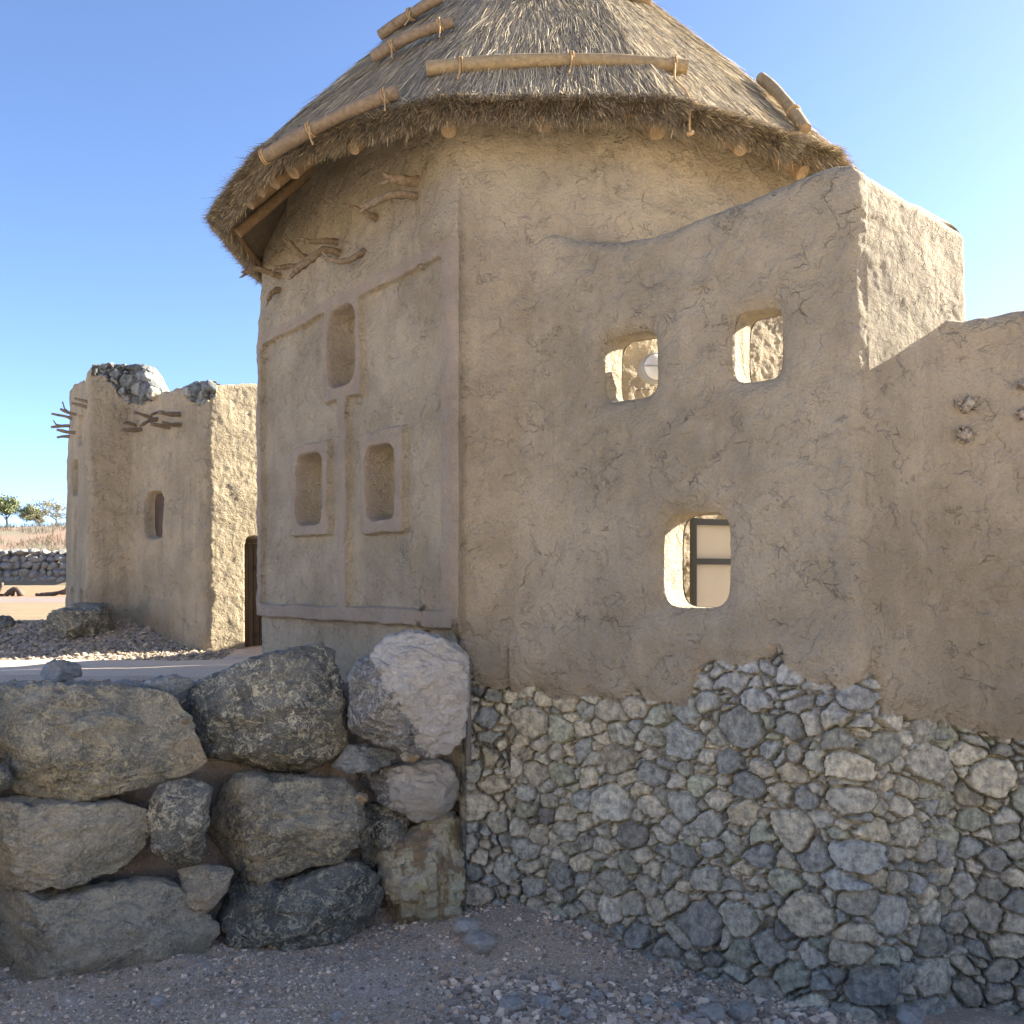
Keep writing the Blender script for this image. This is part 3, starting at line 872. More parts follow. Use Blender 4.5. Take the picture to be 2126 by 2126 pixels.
def straw(n, th0, th1):
    tt = rng.uniform(th0, th1, n)
    r0 = np.sqrt(rng.uniform(0.9 ** 2, 4.12 ** 2, n))
    L = rng.uniform(.28, .75, n)
    ang = rng.normal(0, .075, n) + 0.14 * perlin(np.stack([np.cos(tt) * r0 * 2.2, np.sin(tt) * r0 * 2.2, r0], -1))
    lift0 = rng.uniform(-.02, .03, n)
    lift1 = lift0 + rng.uniform(.0, .035, n) + (rng.random(n) < .03) * rng.uniform(.02, .07, n)
    r1 = r0 + L * .70 * np.cos(ang); 
    over = np.maximum(r1 - 4.23, 0); r1 = r1 - over * rng.uniform(.5, 1, n)
    t1 = tt + L * np.sin(ang) / np.maximum(r0, .6)
    p0 = cone(tt, r0, lift0); p2 = cone(t1, r1, lift1)
    p1 = cone((tt + t1) / 2, (r0 + r1) / 2, (lift0 + lift1) / 2 + rng.uniform(0, .012, n))
    d = p2 - p0; d /= np.linalg.norm(d, axis=1)[:, None]
    nr = np.stack([np.cos(tt) * .7, np.sin(tt) * .7, np.full(n, .7)], -1) + rng.normal(0, .35, (n, 3))
    side = np.cross(d, nr); side /= np.linalg.norm(side, axis=1)[:, None]
    pw = np.array([18, 22, 18, 10, 12, 14, 4, 6.0]); pw /= pw.sum()
    c = PALT[rng.choice(len(PALT), n, p=pw)] * rng.uniform(.8, 1.2, (n, 1))
    sp = fbm(np.stack([np.cos(tt) * r0, np.sin(tt) * r0, r0], -1) * 1.1, 3)
    c = c * (1 + .22 * sp)[:, None]
    return ribbons(p0, p1, p2, rng.uniform(.0017, .0036, n), c, side)

def fringe(n, th0, th1):
    """cut straw ends hanging in uneven tufts along the eave"""
    tt = rng.uniform(th0, th1, n)
    f = rng.random(n)
    k1 = perlin(np.stack([tt * 9, 0 * f, 0 * tt], -1)); k2 = perlin(np.stack([tt * 24, f * 1.2, 0 * tt + 4], -1)); k3 = perlin(np.stack([tt * 60, f * 2, 0 * tt + 9], -1))
    cl = .9 * k1 + .8 * k2 + .6 * k3
    r = 4.20 - .15 * f + .03 * k2; z = 4.66 - .14 * f
    q = r * facet(tt)
    p0 = np.stack([RC[0] + (q - .03) * np.cos(tt), RC[1] + (q - .03) * np.sin(tt), z + .03], -1)
    L = np.clip(.075 + .08 * cl + rng.uniform(-.03, .05, n), .025, .4) + (rng.random(n) < .012) * rng.uniform(.03, .14, n)
    rad = .45 + .5 * (1 - f) + rng.normal(0, .25, n); dn = -(.68 + .35 * f) + rng.normal(0, .22, n); tg = rng.normal(0, .25, n) + .9 * k2
    d = np.stack([rad * np.cos(tt) - tg * np.sin(tt), rad * np.sin(tt) + tg * np.cos(tt), dn], -1)
    d /= np.linalg.norm(d, axis=1)[:, None]
    p2 = p0 + d * (L + .06)[:, None]
    p1 = (p0 + p2) / 2
    side = np.cross(d, rng.normal(0, 1, (n, 3))); side /= np.linalg.norm(side, axis=1)[:, None]
    pw = np.array([24, 18, 10, 4, 16, 24, 1, 6.0]); pw /= pw.sum()
    c = PALT[rng.choice(len(PALT), n, p=pw)] * rng.uniform(.65, 1.05, (n, 1))
    return ribbons(p0, p1, p2, rng.uniform(.0022, .0045, n), c, side)

M_STRAW = mat_attr("straw", 0.8, 0.25)
VS, QS, CS, nn = [], [], [], 0
for V, Q, c in (straw(230000, math.radians(-200), math.radians(25)), straw(14000, math.radians(25), math.radians(160)),
                fringe(70000, math.radians(-200), math.radians(25)), fringe(5000, math.radians(25), math.radians(160))):
    VS.append(V); QS.append(Q + nn); CS.append(c); nn += len(V)
th_o = link("thatch", raw_mesh("thatch", np.concatenate(VS), np.concatenate(QS), None, [M_STRAW], np.concatenate(CS), False), hut)
th_o["kind"] = "stuff"

M_POLE = mat_wood("pole_wood", (0.33, 0.25, 0.135), (0.24, 0.175, 0.10), (20, 20, 20))
M_POLE2 = mat_wood("pole_wood_grey", (0.25, 0.185, 0.12), (0.17, 0.125, 0.085), (22, 22, 22))
M_CUT = mat_wood("cut_end", (0.29, 0.205, 0.115), (0.20, 0.14, 0.08), (14, 14, 14))
M_DARKW = mat_wood("rafter_wood", (0.30, 0.20, 0.11), (0.22, 0.145, 0.08), (16, 16, 16))
M_STICK = mat_wood("driftwood", (0.28, 0.215, 0.145), (0.17, 0.125, 0.085), (26, 26, 26), 1.6)
M_ROPE = mat_plain("rope", (0.40, 0.27, 0.14), 0.95, 0.1, 0.35)

# rafters with cut ends under the eave
for deg in (-165, -150, -144, -139, -133.5, -120, -104.5, -91, -74.6, -60.5, -46, -31, -16, 0):
    a = math.radians(deg)
    dv = np.array([math.cos(a), math.sin(a)])
    b = MB()
    rr = 0.075 + 0.012 * math.sin(deg * 3.1)
    pts = [(RC[0] + q * dv[0], RC[1] + q * dv[1], z_) for q, z_ in ((3.98, 4.45), (3.9, 4.53), (3.2, 5.22), (2.2, 6.15))]
    b.tube(pts, [rr * .98, rr, rr, rr], 16, 0, 1, 0.12, deg)
    sharp(b.build("rafter", [M_DARKW, M_CUT], hut))
# battens along the eave, one per side of the roof
for k_ in range(12):
    a0 = math.radians(-90 - 15 + 30 * k_); a1 = a0 + math.radians(30)
    b = MB()
    e = [np.array([RC[0] + 4.04 * facet(a_) * math.cos(a_), RC[1] + 4.04 * facet(a_) * math.sin(a_), 4.56]) for a_ in (a0, a1)]
    b.tube([e[0] + (e[1] - e[0]) * f_ for f_ in (-.02, .3, .6, 1.02)], 0.045, 10, 0, 0, .1, k_)
    b.build("eave_batten", [M_DARKW], hut)

def on_cone(x, y, lift=0.05):
    """where the line of sight through a photo pixel meets the thatch"""
    d = np.linspace(8.2, 13.9, 1500)
    X, Zz = (x - CX) / F * d, (HY - y) / F * d
    rx, ry = X - RC[0], d - RC[1]
    r = np.hypot(rx, ry); tt = np.arctan2(ry, rx)
    rc = np.interp(Zz, _z[::-1], _r[::-1]) * facet(tt)
    gap = r - rc - lift * 1.4
    k = np.argmax(gap < 0) if (gap < 0).any() else np.argmin(gap)
    return np.array([X[k], d[k], Zz[k]])

def rope_ring(b, c, ax, r, seed=0):
    ax = ax / np.linalg.norm(ax)
    q = np.cross(ax, [0, 0, 1.0]); q /= np.linalg.norm(q); p_ = np.cross(q, ax)
    for off in (-.012, .012):
        pts = [c + ax * off + (math.cos(a) * q + math.sin(a) * p_) * (r + .008) for a in np.linspace(0, 2 * math.pi, 17)]
        b.tube(pts, .009, 6, 0, 0, .2, seed + off)

LOGS = [((550, 325), (825, 190), .068, [.0, .37, .92], M_POLE2, None), ((775, 120), (940, 45), .062, [.25, .85], M_POLE2, None),
        ((790, 73), (918, -8), .062, [.5], M_POLE2, (11.85, 11.35)), ((885, 143), (1425, 138), .068, [.13, .55, .95], M_POLE, None),
        ((1060, -22), (1348, -4), .062, [.5], M_POLE, None), ((1580, 162), (1672, 268), .062, [.75], M_POLE, (11.0, 10.2))]
for (a, bb, r_, ties, mt, dep) in LOGS:
    if dep:
        p0, p1 = np.array(px(*a, dep[0])), np.array(px(*bb, dep[1]))
    else:
        p0, p1 = on_cone(*a, .13), on_cone(*bb, .13)
    f_ = np.linspace(0, 1, 12)[:, None]
    pts = p0 + (p1 - p0) * f_
    bow = np.sin(np.pi * f_[:, 0])
    pts[:, 2] += .05 * bow * (1 if mt is M_POLE else .4)
    pts[:, 1] -= .05 * bow if not dep else 0
    b = MB(); b.tube(pts, r_ * (1 + .05 * np.sin(f_[:, 0] * 9)), 16, 0, 1, .08, a[0])
    lg = sharp(b.build("roof_pole", [mt, M_CUT], hut))
    for tf in ties:
        c = p0 + (p1 - p0) * tf; c = c + np.array([0, -.05 * math.sin(math.pi * tf) if not dep else 0, .05 * math.sin(math.pi * tf) * (1 if mt is M_POLE else .4)])
        b = MB(); rope_ring(b, c, p1 - p0, r_, tf)
        if a == (885, 143) and tf > .9:
            tail = [c + np.array([0, -r_ - .01, -.02]), np.array(px(1400, 165, c[1] - .20)), np.array(px(1418, 182, c[1] - .34)), np.array(px(1431, 198, c[1] - .42)), np.array(px(1432, 245, c[1] - .42)), np.array(px(1431, 270, c[1] - .42)), np.array(px(1433, 277, c[1] - .42))]
            b.tube(resample(tail, .03, 2), .011, 7, 0, 0, .25, 3)
            b.tube([tail[-1] + np.array([-.03, 0, .0]), tail[-1], tail[-1] + np.array([.03, 0, .02])], .018, 7, 0, 0, .6, 5)
        elif tf < .99 and tf > .01:
            o_ = rng.uniform(-.06, .08)
            tail = [c + np.array([0, -r_ - .012, .0]), c + np.array([o_ * .2, -r_ - .06, -.13]), c + np.array([o_, -r_ - .14, -.24])]
            b.tube(resample(tail, .03, 1), .010, 6, 0, 0, .25, tf * 7)
        b.build("rope_tie", [M_ROPE], lg)
for pts in ([(1128, -6), (1138, 35), (1150, 62), (1146, 85), (1140, 112)], [(1345, 2), (1356, 20), (1385, 62), (1405, 85), (1425, 108)]):
    b = MB(); b.tube(resample([on_cone(*q, .03) for q in pts], .04, 1), .010, 6, 0, 0, .25, pts[0][0])
    b.build("rope", [M_ROPE], hut)

# crooked sticks set in the mural wall
def chord_pt(x, y, off):
    s = sx(x)
    q = PE + chord * s
    n_ = np.array([chord[1], -chord[0]])
    z = (HY - y) / F * q[1]
    v = np.array([q[0], q[1], z])
    v[:2] += n_ * off
    return v
def hang(x, y, off, root):
    """point off the wall: x, y give where it is seen, off how far it stands out"""
    q = chord_pt(*root, 0)
    n_ = np.array([chord[1], -chord[0]])
    d = q[1] + n_[1] * off
    return np.array(px(x, y, d))
def stick(pts, r0, r1, root, parent=hut, m=M_STICK, name="wall_stick", sd=0):
    n = len(pts)
    P_ = [chord_pt(*root, -.08)] + [hang(x, y, o, root) for x, y, o in pts]
    P_ = resample(P_, .025, 3)
    rr = np.interp(np.linspace(0, 1, len(P_)), [0, .75, 1], [r0, (r0 + r1) / 2, r1])
    b = MB(); b.tube(P_, rr, 10, 0, 0, .42, sd)
    e = P_[-1]; d = P_[-1] - P_[-3]; d /= np.linalg.norm(d)
    for s_ in (-1, 1):                                   # split end
        b.tube([e - d * .03, e + d * .05 + np.array([0, 0, s_ * r1 * .9]), e + d * .085 + np.array([.01 * s_, 0, s_ * r1 * 1.2])], [r1 * .8, r1 * .5, r1 * .15], 6, 0, 0, .4, sd + s_)
    return b.build(name, [m], parent)
stick([(850, 405, .12), (817, 402, .28), (784, 416, .40), (757, 430, .50)], .048, .030, (868, 406), sd=1)
stick([(850, 375, .12), (830, 372, .22), (808, 371, .3)], .060, .046, (870, 376), sd=2)
stick([(765, 446, .16), (748, 437, .26), (733, 429, .34)], .046, .020, (779, 453), sd=3)
stick([(692, 521, .10), (673, 519, .20), (655, 530, .28), (636, 546, .36), (611, 563, .44)], .046, .046, (704, 530), sd=4)
stick([(672, 500, .12), (650, 501, .2), (634, 501, .26)], .040, .034, (700, 501), sd=5)
stick([(622, 528, .14), (608, 512, .24), (598, 501, .30)], .040, .032, (635, 541), sd=6)
stick([(744, 529, .10), (722, 543, .16), (698, 544, .20), (680, 535, .22)], .040, .026, (762, 508), sd=7)
stick([(610, 552, .12), (592, 554, .22), (577, 556, .3)], .040, .030, (630, 550), sd=8)
stick([(565, 569, .12), (550, 562, .22), (533, 556, .31), (510, 566, .40)], .046, .030, (582, 575), sd=9)
stick([(570, 603, .10), (562, 609, .16), (557, 622, .22)], .046, .028, (584, 601), sd=10)

# glazed door and lamp in the courtyard, seen through the holes
M_BLK = mat_plain("dark_metal", (0.018, 0.019, 0.021), 0.4, 0.5, 0.2)
M_PANEL = mat_plain("beige_panel", (0.40, 0.37, 0.325), 0.45, 0.4, 0.06)
d0 = np.array([1.80, 9.93, 0]); dd_ = np.array([0.93, 0.36, 0]); dn_ = np.array([0.36, -0.93, 0])
axd = [dd_, dn_, (0, 0, 1)]
b = MB()
for off_, hw in ((0.03, .02), (1.02, .03)):
    b.box(d0 + dd_ * off_ + np.array([0, 0, -.32]), hw, .035, 1.0, axd)
for zz in (.64, .22 + .02, -.45, -1.25):
    b.box(d0 + dd_ * .52 + np.array([0, 0, zz]), .47, .034, .030, axd)
gd = link("glazed_door", b.mesh("glazed_door", [M_BLK], False), hut)
b = MB(); b.box(d0 + dd_ * .52 - dn_ * .02 + np.array([0, 0, -.32]), .49, .012, .98, axd)
b.build("door_panel", [M_PANEL], gd, False)

lc = np.array(px(1360, 764, 9.80)); ln = np.array([0.2, -0.98, 0]); lq = np.array([.98, .2, 0])
lamp = thing("bulkhead_lamp", "round white bulkhead lamp on the sunlit wall behind the first look-through hole", "lamp", lc)
b = MB()
prof_l = [(.145, .10), (.15, .03), (.15, -.03), (.135, -.045), (.128, -.045)]
n_ = 40
V = [lc + ln * (-q[1]) + q[0] * (lq * math.cos(a) + np.array([0, 0, 1]) * math.sin(a)) for q in prof_l for a in np.linspace(0, 2 * math.pi, n_, endpoint=False)]
Q = [(i * n_ + j, i * n_ + (j + 1) % n_, (i + 1) * n_ + (j + 1) % n_, (i + 1) * n_ + j) for i in range(len(prof_l) - 1) for j in range(n_)]
b.add(V, Q); sharp(b.build("lamp_base", [mat_plain("lamp_grey", (0.33, 0.34, 0.35), 0.4, 0.5)], lamp))
b = MB()
prof_l = [(.13 * math.cos(a), .03 + .07 * math.sin(a)) for a in np.linspace(0, math.pi / 2, 8)]
V = [lc + ln * (q[1]) + max(q[0], .001) * (lq * math.cos(a) + np.array([0, 0, 1]) * math.sin(a)) for q in prof_l for a in np.linspace(0, 2 * math.pi, n_, endpoint=False)]
Q = [(i * n_ + j, i * n_ + (j + 1) % n_, (i + 1) * n_ + (j + 1) % n_, (i + 1) * n_ + j) for i in range(len(prof_l) - 1) for j in range(n_)]
b.add(V, Q); b.build("lamp_cover", [mat_plain("lamp_white", (0.75, 0.75, 0.73), 0.3, 0.5, .03)], lamp)
b = MB(); b.box(lc + ln * .085, .13, .02, .006, [lq, ln, (0, 0, 1)]); b.build("lamp_bar", [mat_plain("lamp_grey2", (0.4, 0.4, 0.4), 0.4, 0.5)], lamp)

# drain pipe in the joint between the boulders and the stone base
b = MB(); b.tube([px(972, y, 9.95) for y in (1368, 1450, 1520, 1590)], .030, 12)
b.build("drain_pipe", [mat_plain("pipe_grey", (0.22, 0.21, 0.20), 0.6, 0.3, .25)], hut)

# broken stick stubs in the outer wall
def stub(x, y, r_, sd):
    k = (x - CX) / F
    t_ = (k * WS[1] - WS[0]) / (WD[0] - k * WD[1])
    q = WS + t_ * WD
    z = (HY - y) / F * q[1]
    n_ = np.array([WD[1], -WD[0]])
    base = np.array([q[0], q[1], z]); o_ = .030 * (2.4 - z)
    nn3 = np.array([n_[0], n_[1], 0])
    b = MB()
    b.tube([base + nn3 * (o_ - .05), base + nn3 * (o_ + .03), base + nn3 * (o_ + .085)], [r_ * 1.1, r_, r_ * .75], 12, 0, 0, .6, sd)
    rr = np.random.default_rng(sd)
    for _ in range(9):
        a = rr.uniform(0, 6.28); e = base + nn3 * (o_ + .04) + (np.array([WD[0], WD[1], 0]) * math.cos(a) + np.array([0, 0, 1]) * math.sin(a)) * r_ * .7
        e2 = e + nn3 * rr.uniform(.05, .12) + (np.array([WD[0], WD[1], 0]) * math.cos(a) + np.array([0, 0, 1]) * math.sin(a)) * r_ * rr.uniform(.3, 1.0)
        b.tube([e, (e + e2) / 2, e2], [r_ * .3, r_ * .22, r_ * .06], 5, 0, 0, .4, sd + _)
    b.build("stick_stub", [M_STICK2], ow)
M_STICK2 = mat_wood("bleached_wood", (0.42, 0.37, 0.30), (0.15, 0.12, 0.09), (30, 30, 30), 1.6)
stub(2009, 843, .065, 3); stub(2004, 905, .065, 8); stub(2122, 864, .05, 12); stub(2124, 800, .05, 15)

# ------------------------------------------------------------------ the mud house beyond the hut
hs_ = thing("mud_house", "flat roofed mud house with crumbled parapet showing grey stones", "house", (-6.5, 20, -1.2))
N_, M_, J_, K_, R_ = np.array([-10.36, 23.0]), np.array([-8.62, 20.1]), np.array([-7.83, 20.35]), np.array([-5.72, 18.5]), np.array([-5.72 + 4.9 * .866, 18.5 + 4.9 * .5])
ctrl = np.array([(-9.9, 24.0), N_, M_, J_, K_, R_, (-2.6, 26)])
path = resample(ctrl, .026, 7)
u, nrm, xp = path_frame(path)
iN, iR = np.argmin(np.linalg.norm(path - N_, axis=1)), np.argmin(np.linalg.norm(path - R_, axis=1))
B_TOP = [(100, 802), (143, 806), (150, 797), (165, 790), (176, 795), (181, 770), (186, 758), (230, 756), (288, 757), (300, 772), (312, 797), (322, 818), (333, 812), (352, 810), (372, 803), (386, 796), (395, 790), (430, 790), (446, 797), (500, 795), (560, 794), (800, 790)]
ztop = (HY - zline(xp, B_TOP)) / F * path[:, 1]
ztop[:iN] = ztop[iN]; ztop[iR:] = ztop[iR] + np.linspace(0, .5, len(ztop) - iR)
ztop = ztop + 0.03 * fbm(np.stack([u * 3, 0 * u, 0 * u], -1), 3)
O_, Z, wt = section(ztop, np.full(len(u), -1.7), 250, .1, .42, 40)
P3 = np.stack([np.broadcast_to(path[:, 0:1], Z.shape), np.broadcast_to(path[:, 1:2], Z.shape), Z], -1)
litf = np.where((xp > 440) & (np.arange(len(u)) > np.argmin(np.linalg.norm(path - K_, axis=1))), .45, 1)[:, None]
h = 1.1 * undul(P3) * litf + 0.02 * (3.5 - Z)
h += 0.006 * fbm(P3 * 9, 3, .6)
XP, YP = np.broadcast_to(xp[:, None], Z.shape), HY - Z / P3[..., 1] * F
def in_poly(X, Y, poly):
    r = np.zeros(X.shape, bool)
    n = len(poly)
    for i in range(n):
        (x0, y0), (x1, y1) = poly[i], poly[(i + 1) % n]
        c = ((y0 > Y) != (y1 > Y)) & (X < (x1 - x0) * (Y - y0) / ((y1 - y0) + 1e-9) + x0)
        r ^= c
    return r
jx, jy = 7 * fbm(P3 * 2.6, 4, .6), 7 * fbm(P3 * 2.6 + 40, 4, .6)
face = (np.arange(len(u)) > iN) & (np.arange(len(u)) < iR)
reg = face[:, None] & (wt > -.3)[None, :]
pa = in_poly(XP + jx, YP + jy, [(190, 740), (293, 740), (322, 805), (328, 830), (300, 838), (261, 840), (250, 820), (232, 800), (217, 787), (192, 780)]) & reg
pb = in_poly(XP + jx, YP + jy, [(380, 822), (384, 780), (409, 770), (448, 770), (446, 822), (426, 841), (399, 836)]) & reg
Hs, Cs = rubble(u, Z + O_, [(0.17, 20), (0.12, 50), (0.08, 120), (.05, 260)], 9, mortar=.004,
                pal=np.array([(0.22, 0.225, 0.215), (0.17, 0.18, 0.18), (0.26, 0.255, 0.235), (0.19, 0.205, 0.205), (0.13, 0.14, 0.14)]), relief=.1, squash=1.1)
h = np.where(pa | pb, Hs - .05 + .5 * h, h)
D0 = P3[..., 1]
def rect_px(x0, x1, y0, y1, p=5):
    rho = super_rho(XP - (x0 + x1) / 2, YP - (y0 + y1) / 2, (x1 - x0) / 2, (y1 - y0) / 2, p)
    return rho
fr = face[:, None] & (wt > .5)[None, :]
h = np.where(fr, h - .26 * sstep(1.08, .9, rect_px(306, 342, 1022, 1117)) * (XP > 250), h)
h = np.where(fr, h - .30 * sstep(1.02, .97, rect_px(507, 566, 1117, 1500, 12)), h)
h = np.where(fr, h - .22 * sstep(1.05, .93, rect_px(151, 165, 955, 1029)) * (XP < 185), h)
h = np.where(fr, h - .10 * sstep(1.05, .93, rect_px(161, 175, 862, 925)) * (XP < 185), h)
h = np.where(fr, h + .05 * sstep(1.05, .9, rect_px(157, 163, 1045, 1190, 8)) * (XP < 185), h)
h = np.where(fr, h - .12 * sstep(1.1, .8, rect_px(152, 160, 1218, 1262, 3)) * (XP < 185) - .12 * sstep(1.1, .8, rect_px(174, 182, 1225, 1262, 3)) * (XP < 185), h)
P = P3.copy()
P[..., :2] += nrm[:, None, :] * (h * np.where(wt > 0, wt, .3 * wt) - O_)[..., None]
P[..., 2] += np.where((wt < .9) & (wt > -.1), .6 * np.where(pa | pb, Hs - .05, 0), 0)
colr = Cs
ma = pa[:-1, :-1] & pa[1:, 1:]; mb = pb[:-1, :-1] & pb[1:, 1:]
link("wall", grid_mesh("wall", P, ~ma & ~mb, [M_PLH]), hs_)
for mk in (ma, mb):
    link("exposed_stonework", grid_mesh("exposed_stonework", P, mk, [M_ST], colr), hs_)
M_DOOR = mat_wood("door_wood", (0.115, 0.082, 0.055), (0.075, 0.055, 0.038), (14, 14, 1.2), 1.5)
fd = (R_ - K_) / np.linalg.norm(R_ - K_); fn = np.array([fd[1], -fd[0]])
def face_pt(A, d_, x, y, off=0.0):
    k = (x - CX) / F
    t_ = (k * A[1] - A[0]) / (d_[0] - k * d_[1])
    q = A + t_ * d_
    n_ = np.array([d_[1], -d_[0]])
    return np.array([q[0] + n_[0] * off, q[1] + n_[1] * off, (HY - y) / F * q[1]])
pL, pR = face_pt(K_, fd, 507, 1365), face_pt(K_, fd, 566, 1365)
wD = np.linalg.norm((pR - pL)[:2]); axd = [(fd[0], fd[1], 0), (fn[0], fn[1], 0), (0, 0, 1)]
b = MB()
nP = 5
for i in range(nP):
    c = pL + np.array([fd[0], fd[1], 0]) * wD * (i + .5) / nP - np.array([fn[0], fn[1], 0]) * (.15 + .01 * (i % 2))
    c[2] = -.27 + .0
    b.box(c, wD / nP / 2 - .006, .025, 1.07, axd)
door = b.build("door", [M_DOOR], hs_, False)
for zz in (-.95, .35):
    b = MB()
    c = pL + np.array([fd[0], fd[1], 0]) * wD * .42 - np.array([fn[0], fn[1], 0]) * .115; c[2] = zz
    b.tube([c + np.array([math.cos(a) * .04 * fd[0], math.cos(a) * .04 * fd[1] - .0, math.sin(a) * .04]) for a in np.linspace(0, 6.28, 13)], .008, 6)
    b.build("door_ring", [M_BLK], door)
kd = (K_ - J_) / np.linalg.norm(K_ - J_); kn = np.array([kd[1], -kd[0]])
a_, c_ = face_pt(J_, kd, 303, 1070, -.175), face_pt(J_, kd, 345, 1070, -.175)
b = MB(); b.box((a_ + c_) / 2, np.linalg.norm(c_ - a_) / 2, .02, .46, [(kd[0], kd[1], 0), (kn[0], kn[1], 0), (0, 0, 1)])
b.build("shutter", [M_DOOR], hs_, False)
md = (M_ - N_) / np.linalg.norm(M_ - N_)
STK = [(154, 827, 183, 837, .03), (148, 837, 181, 851, .035), (125, 849, 158, 861, .035), (107, 859, 149, 872, .035), (106, 887, 142, 883, .035), (118, 892, 157, 897, .04), (118, 908, 142, 908, .035)]
for i, (x0, y0, x1, y1, r_) in enumerate(STK):
    rt = face_pt(N_, md, max(x1, 146), y1, -.12); tp = np.array(px(x0, y0, rt[1] - .12)); mid = (rt + tp) / 2 + np.array([0, 0, .04 * math.sin(i * 2.3)])
    b = MB(); b.tube(resample([rt, mid, tp], .05, 2), np.linspace(r_ * 1.15, r_ * .8, len(resample([rt, mid, tp], .05, 2))), 8, 0, 0, .4, i)
    if i in (2, 4):
        b.tube([mid, mid * .4 + tp * .6 + np.array([0, 0, .05]), tp + np.array([.05, 0, .16])], [r_ * .7, r_ * .6, r_ * .4], 7, 0, 0, .4, i + 20)
    b.build("wall_stick", [M_STICK], hs_)
STK = [(277, 855, 314, 869, .04), (312, 862, 335, 856, .035), (330, 856, 373, 858, .05), (250, 891, 293, 889, .045), (290, 884, 324, 868, .04), (312, 880, 352, 887, .045), (336, 877, 374, 878, .045), (253, 876, 281, 888, .04)]
for i, (x0, y0, x1, y1, r_) in enumerate(STK):
    rt = face_pt(J_, kd, x1, y1, -.12); tp = np.array(px(x0, y0, rt[1] - .40)); mid = (rt + tp) / 2 + np.array([0, 0, .05 * math.sin(i * 1.9)])
    q_ = resample([rt, mid, tp], .05, 2)
    b = MB(); b.tube(q_, np.linspace(r_ * 1.1, r_ * .75, len(q_)), 8, 0, 0, .45, i + 50)
    b.build("wall_stick", [M_STICK], hs_)

# ------------------------------------------------------------------ boulders
def ico(sub):
    bm_ = __import__("bmesh").new()
    __import__("bmesh").ops.create_icosphere(bm_, subdivisions=sub, radius=1)
    V = np.array([v.co[:] for v in bm_.verts]); T = np.array([[v.index for v in f.verts] for f in bm_.faces])
    bm_.free()
    return V, T
ICO = {k: ico(k) for k in (1, 2, 4, 5, 6)}

M_BG = mat_boulder("boulder_veined", (0.405, 0.376, 0.287), (0.177, 0.173, 0.144), (0.693, 0.609, 0.395), 0.95, (0.568, 0.383, 0.200), 0, 0.0)
M_BD = mat_boulder("boulder_dark", (0.249, 0.247, 0.209), (0.117, 0.121, 0.107), (0.750, 0.692, 0.509), 1.0, (0.344, 0.270, 0.170), 0, 4.3)
M_BP = mat_boulder("boulder_pale", (0.21, 0.205, 0.19), (0.095, 0.105, 0.105), (0.60, 0.58, 0.52), 0.8, (0.30, 0.27, 0.21), 0.95, 9.1, True, 0.024)
M_BT = mat_boulder("boulder_tan", (0.578, 0.510, 0.357), (0.273, 0.251, 0.187), (0.707, 0.630, 0.444), 0.8, (0.661, 0.470, 0.262), 0.1, 14.6)
M_BB = mat_boulder("boulder_brown", (0.780, 0.780, 0.448), (0.679, 0.475, 0.272), (0.780, 0.753, 0.492), 0.5, (0.780, 0.773, 0.272), 0.45, 21.2)
M_BL = mat_boulder("boulder_blue", (0.370, 0.410, 0.412), (0.195, 0.225, 0.240), (0.624, 0.624, 0.582), 0.5, (0.429, 0.390, 0.306), 0.25, 27.7)

